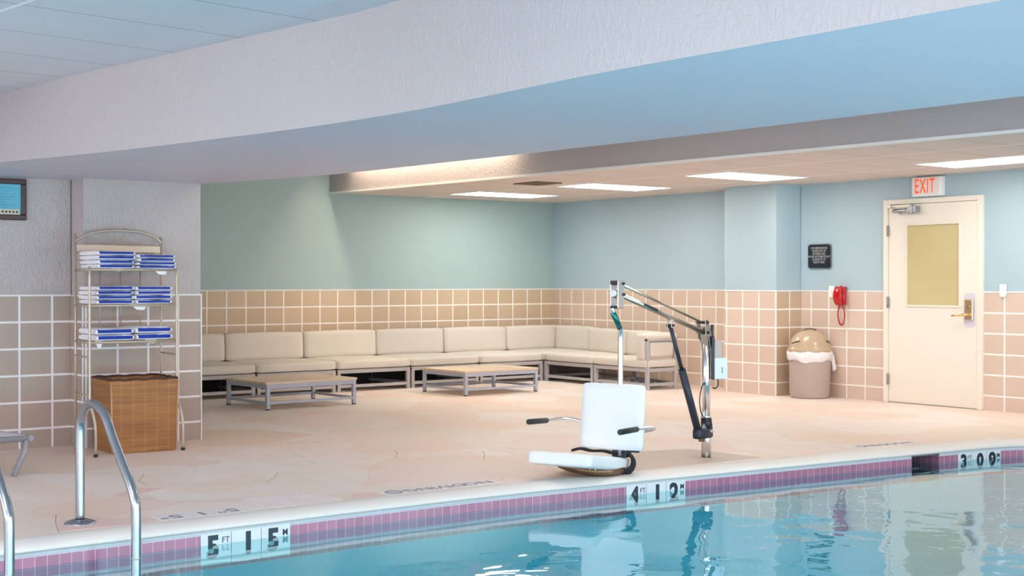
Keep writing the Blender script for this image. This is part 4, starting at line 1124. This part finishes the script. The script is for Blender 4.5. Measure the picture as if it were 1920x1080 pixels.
# seat in its own frame (r = sitter's side axis seen to the right, f = forward)
SO = L((8.07, -5.96, 0)); Rv = Vector((.93, .364, 0)).normalized(); Fv = Vector((.364, -.93, 0)).normalized()
def S(r, f, z): return SO + Rv * r + Fv * f + Vector((0, 0, z))
SM = Matrix((Rv, -Fv, Vector((0, 0, 1)))).transposed().to_4x4()
def seatm(r, f, z, rx_=0): 
    m = SM.copy(); m.translation = S(r, f, z); return m @ Matrix.Rotation(rx_, 4, 'X')
pf = puff(.475, .585, .088, .024, .004); xf(pf, seatm(-.172, .235, .060, -math.radians(8.6))); part('seat', pf, M['white'])
pf = puff(.475, .045, .44, .022, .004); xf(pf, Matrix.Translation(S(-.035, .026, .170)) @ SM @ Matrix.Rotation(-math.radians(5.5), 4, 'X'))
# round the big corners of the backrest
br = part('backrest', pf, M['white'])
b = MB(); b.tube(smooth_path([S(-.24, -.05, .31), S(-.33, -.03, .345), S(-.40, .02, .358), S(-.43, .10, .357), S(-.44, .20, .357)], 5), .0105, 12); ar = part('armrest', b, M['steel'])
b = MB(); b.tube([S(-.44, .19, .357), S(-.441, .20, .3572), S(-.450, .425, .3665), S(-.4505, .435, .367)], .019, 14, radii=[.014, .019, .019, .013]); part('grip', b, M['black'], ar)
b = MB(); b.tube(smooth_path([S(.16, -.05, .29), S(.25, -.02, .312), S(.288, .03, .330), S(.292, .10, .340), S(.287, .30, .348)], 5), .0105, 12); ar = part('armrest', b, M['steel'])
b = MB(); b.tube([S(.287, .285, .347), S(.287, .295, .3475), S(.285, .53, .3505), S(.285, .54, .3506)], .019, 14, radii=[.014, .019, .019, .013]); part('grip', b, M['black'], ar)
# folded footrest tube under the seat, straps, buckle
b = MB(); b.tube(smooth_path([S(-.30, .26, .080), S(-.22, .255, .060), S(-.12, .24, .046), S(-.02, .21, .042), S(.035, .13, .040), S(.04, .02, .038)], 5), .031, 14, radii=None); ft = part('folded_footrest', b, M['bronze'])
b = MB(); b.tube([S(-.312, .26, .089), S(-.300, .26, .085)], .030, 14); part('footrest_cap', b, plain('oxblood_cap', (.04, .015, .012), .5), ft)
for r_ in (-.07, -.03):
    b = MB(); b.tube([S(r_, .262, .09), S(r_ + .002, .268, .06), S(r_, .262, .028)], .004, 8); part('tie_wire', b, M['brass'], ft)
b = MB(); b.tube(smooth_path([S(-.36, -.02, .135), S(-.30, -.03, .150), S(-.22, -.035, .140), S(-.12, -.03, .145), S(-.04, -.03, .135), S(.03, -.035, .145), S(.07, -.05, .13), S(.105, -.03, .085), S(.095, .0, .035), S(.05, .04, .016), S(-.03, .10, .02), S(-.09, .18, .03)], 6), .02, 8, flat=(.010, .032)); part('seat_belt', b, M['strap'])
b = MB(); b.box((-.035, -.015, -.012), (.05, .015, .012), mat=Matrix.Translation(S(.07, -.08, .155)) @ SM); part('belt_buckle', b, M['navy'], bevel=.004)
b = MB(); b.box((-.05, -.03, .0), (.06, .05, .05), mat=Matrix.Translation(S(.0, -.04, .11)) @ SM); part('seat_mount', b, M['navy'], bevel=.006)
# actuator
a0 = L((7.925, -5.36, 1.0)); a1 = L((7.894, -5.218, .68)); a2 = L((7.880, -5.01, .20))
ct = on(.485, 1.045)
a0 = Vector((ct.x, ct.y, .990)); a2 = DA * .105 + Vector((0, 0, .19)); a1 = a0.lerp(a2, .40)
b = MB(); b.tube([a0, a1 + (a2 - a1) * .04], .0145, 14); part('actuator_rod', b, M['navy'])
b = MB(); b.tube([a1, a2], .0275, 18); part('actuator_tube', b, M['navy'])
bb = MB()
for off in (-.018, .018):
    m = cheek([(.470, .975), (.495, .975), (.505, 1.035), (.470, 1.03)], off, .006); bb.add(m.v, m.f)
part('clevis', bb, M['steel'], bevel=.001)
b = MB(); c_ = Vector((a0.x, a0.y, .992)); b.tube([c_ + SA * -.03, c_ + SA * .03], .009, 8); part('clevis_pin', b, M['black'])
# gear housing, motor, clamp at the foot of the mast
b = MB(); hs = []
for k in range(25):
    a = 2 * PI * k / 25; u = .045 + .105 * math.copysign(abs(math.cos(a)) ** .7, math.cos(a)); w_ = .046 * math.copysign(abs(math.sin(a)) ** .7, math.sin(a))
    hs.append((u, w_))
vs = [DA * u + SA * w_ + Vector((0, 0, z)) for z, s_ in ((.150, .85), (.158, 1), (.215, 1), (.222, .9)) for (u, w_) in [((p[0] - .045) * s_ + .045, p[1] * s_) for p in hs]]
n = 25; b.add(vs, [(j * n + k, j * n + (k + 1) % n, (j + 1) * n + (k + 1) % n, (j + 1) * n + k) for j in range(3) for k in range(n)] + [list(range(n))[::-1], list(range(3 * n, 4 * n))], 0, True); gh = part('gear_housing', b, M['navy'])
b = MB(); b.tube([DA * -.01 + Vector((0, 0, .215)), DA * -.0 + Vector((0, 0, .30))], .040, 20, radii=[.045, .039]); part('motor', b, M['black'])
b = MB(); b.tube([DA * -.01 + Vector((0, 0, .192)), DA * -.01 + Vector((0, 0, .214))], .0515, 22); b.tube([Vector((0, 0, .299)), Vector((0, 0, .310))], .041, 20); part('clamp_ring', b, M['steel'])
b = MB(); b.tube([DA * .07 + Vector((0, 0, .128)), DA * .07 + Vector((0, 0, .152))], .02, 10); b.tube([DA * .045 + Vector((0, 0, .135)), DA * .02 + Vector((0, 0, .135))], .012, 8); part('lower_bolt', b, M['bronze'])
b = MB(); b.tube(smooth_path([DA * .028 + SA * -.0 + Vector((0, 0, .55)), DA * .055 + Vector((0, 0, .535)), DA * .085 + Vector((0, 0, .47)), DA * .088 + Vector((0, 0, .40)), DA * .07 + Vector((0, 0, .34)), DA * .038 + Vector((0, 0, .305))], 6), .0042, 8); part('power_cable', b, M['black'])
b = MB(); b.tube([DA * .026 + Vector((0, 0, .55)), DA * .034 + Vector((0, 0, .55))], .009, 10); part('cable_grommet', b, M['black'])
# control unit behind the mast
cbx = thing('x'); D.objects.remove(cbx)
BR = Vector((.604, .797, 0))   # box faces the view side; runs away from the arm
BN = Vector((.797, -.604, 0))
BM = Matrix((BR, -BN, Vector((0, 0, 1)))).transposed().to_4x4()
b = MB(); b.box((.038, -.03, .58), (.058, .03, .90), mat=BM); part('mounting_plate', b, M['navy'], bevel=.003)
b = MB(); b.box((.058, -.03, .735), (.112, .03, .87), mat=BM); part('battery_back', b, plain('taupe_box', (.50, .42, .38), .5), bevel=.004)
b = MB(); b.box((.055, -.05, .585), (.150, .03, .742), mat=BM); cb = part('control_box', b, M['greybox'], bevel=.006)
b = MB(); b.box((.108, -.0515, .63), (.113, -.050, .675), mat=BM); part('box_mark', b, M['ink'], cb)
b = MB(); b.tube(smooth_path([BR * .045 + Vector((0, 0, .88)), BR * .043 + Vector((0, 0, .93)), BR * .044 + Vector((0, 0, .965)), BR * .046 + Vector((0, 0, .985))], 4), .012, 10, radii=None); part('release_handle', b, M['navy'])
b = MB(); b.tube(smooth_path([BR * .085 + Vector((0, 0, .59)), BR * .088 + Vector((0, 0, .545)), BR * .07 + Vector((0, 0, .515)), BR * .045 + Vector((0, 0, .52))], 5), .005, 8); part('hanging_cable', b, M['black'])
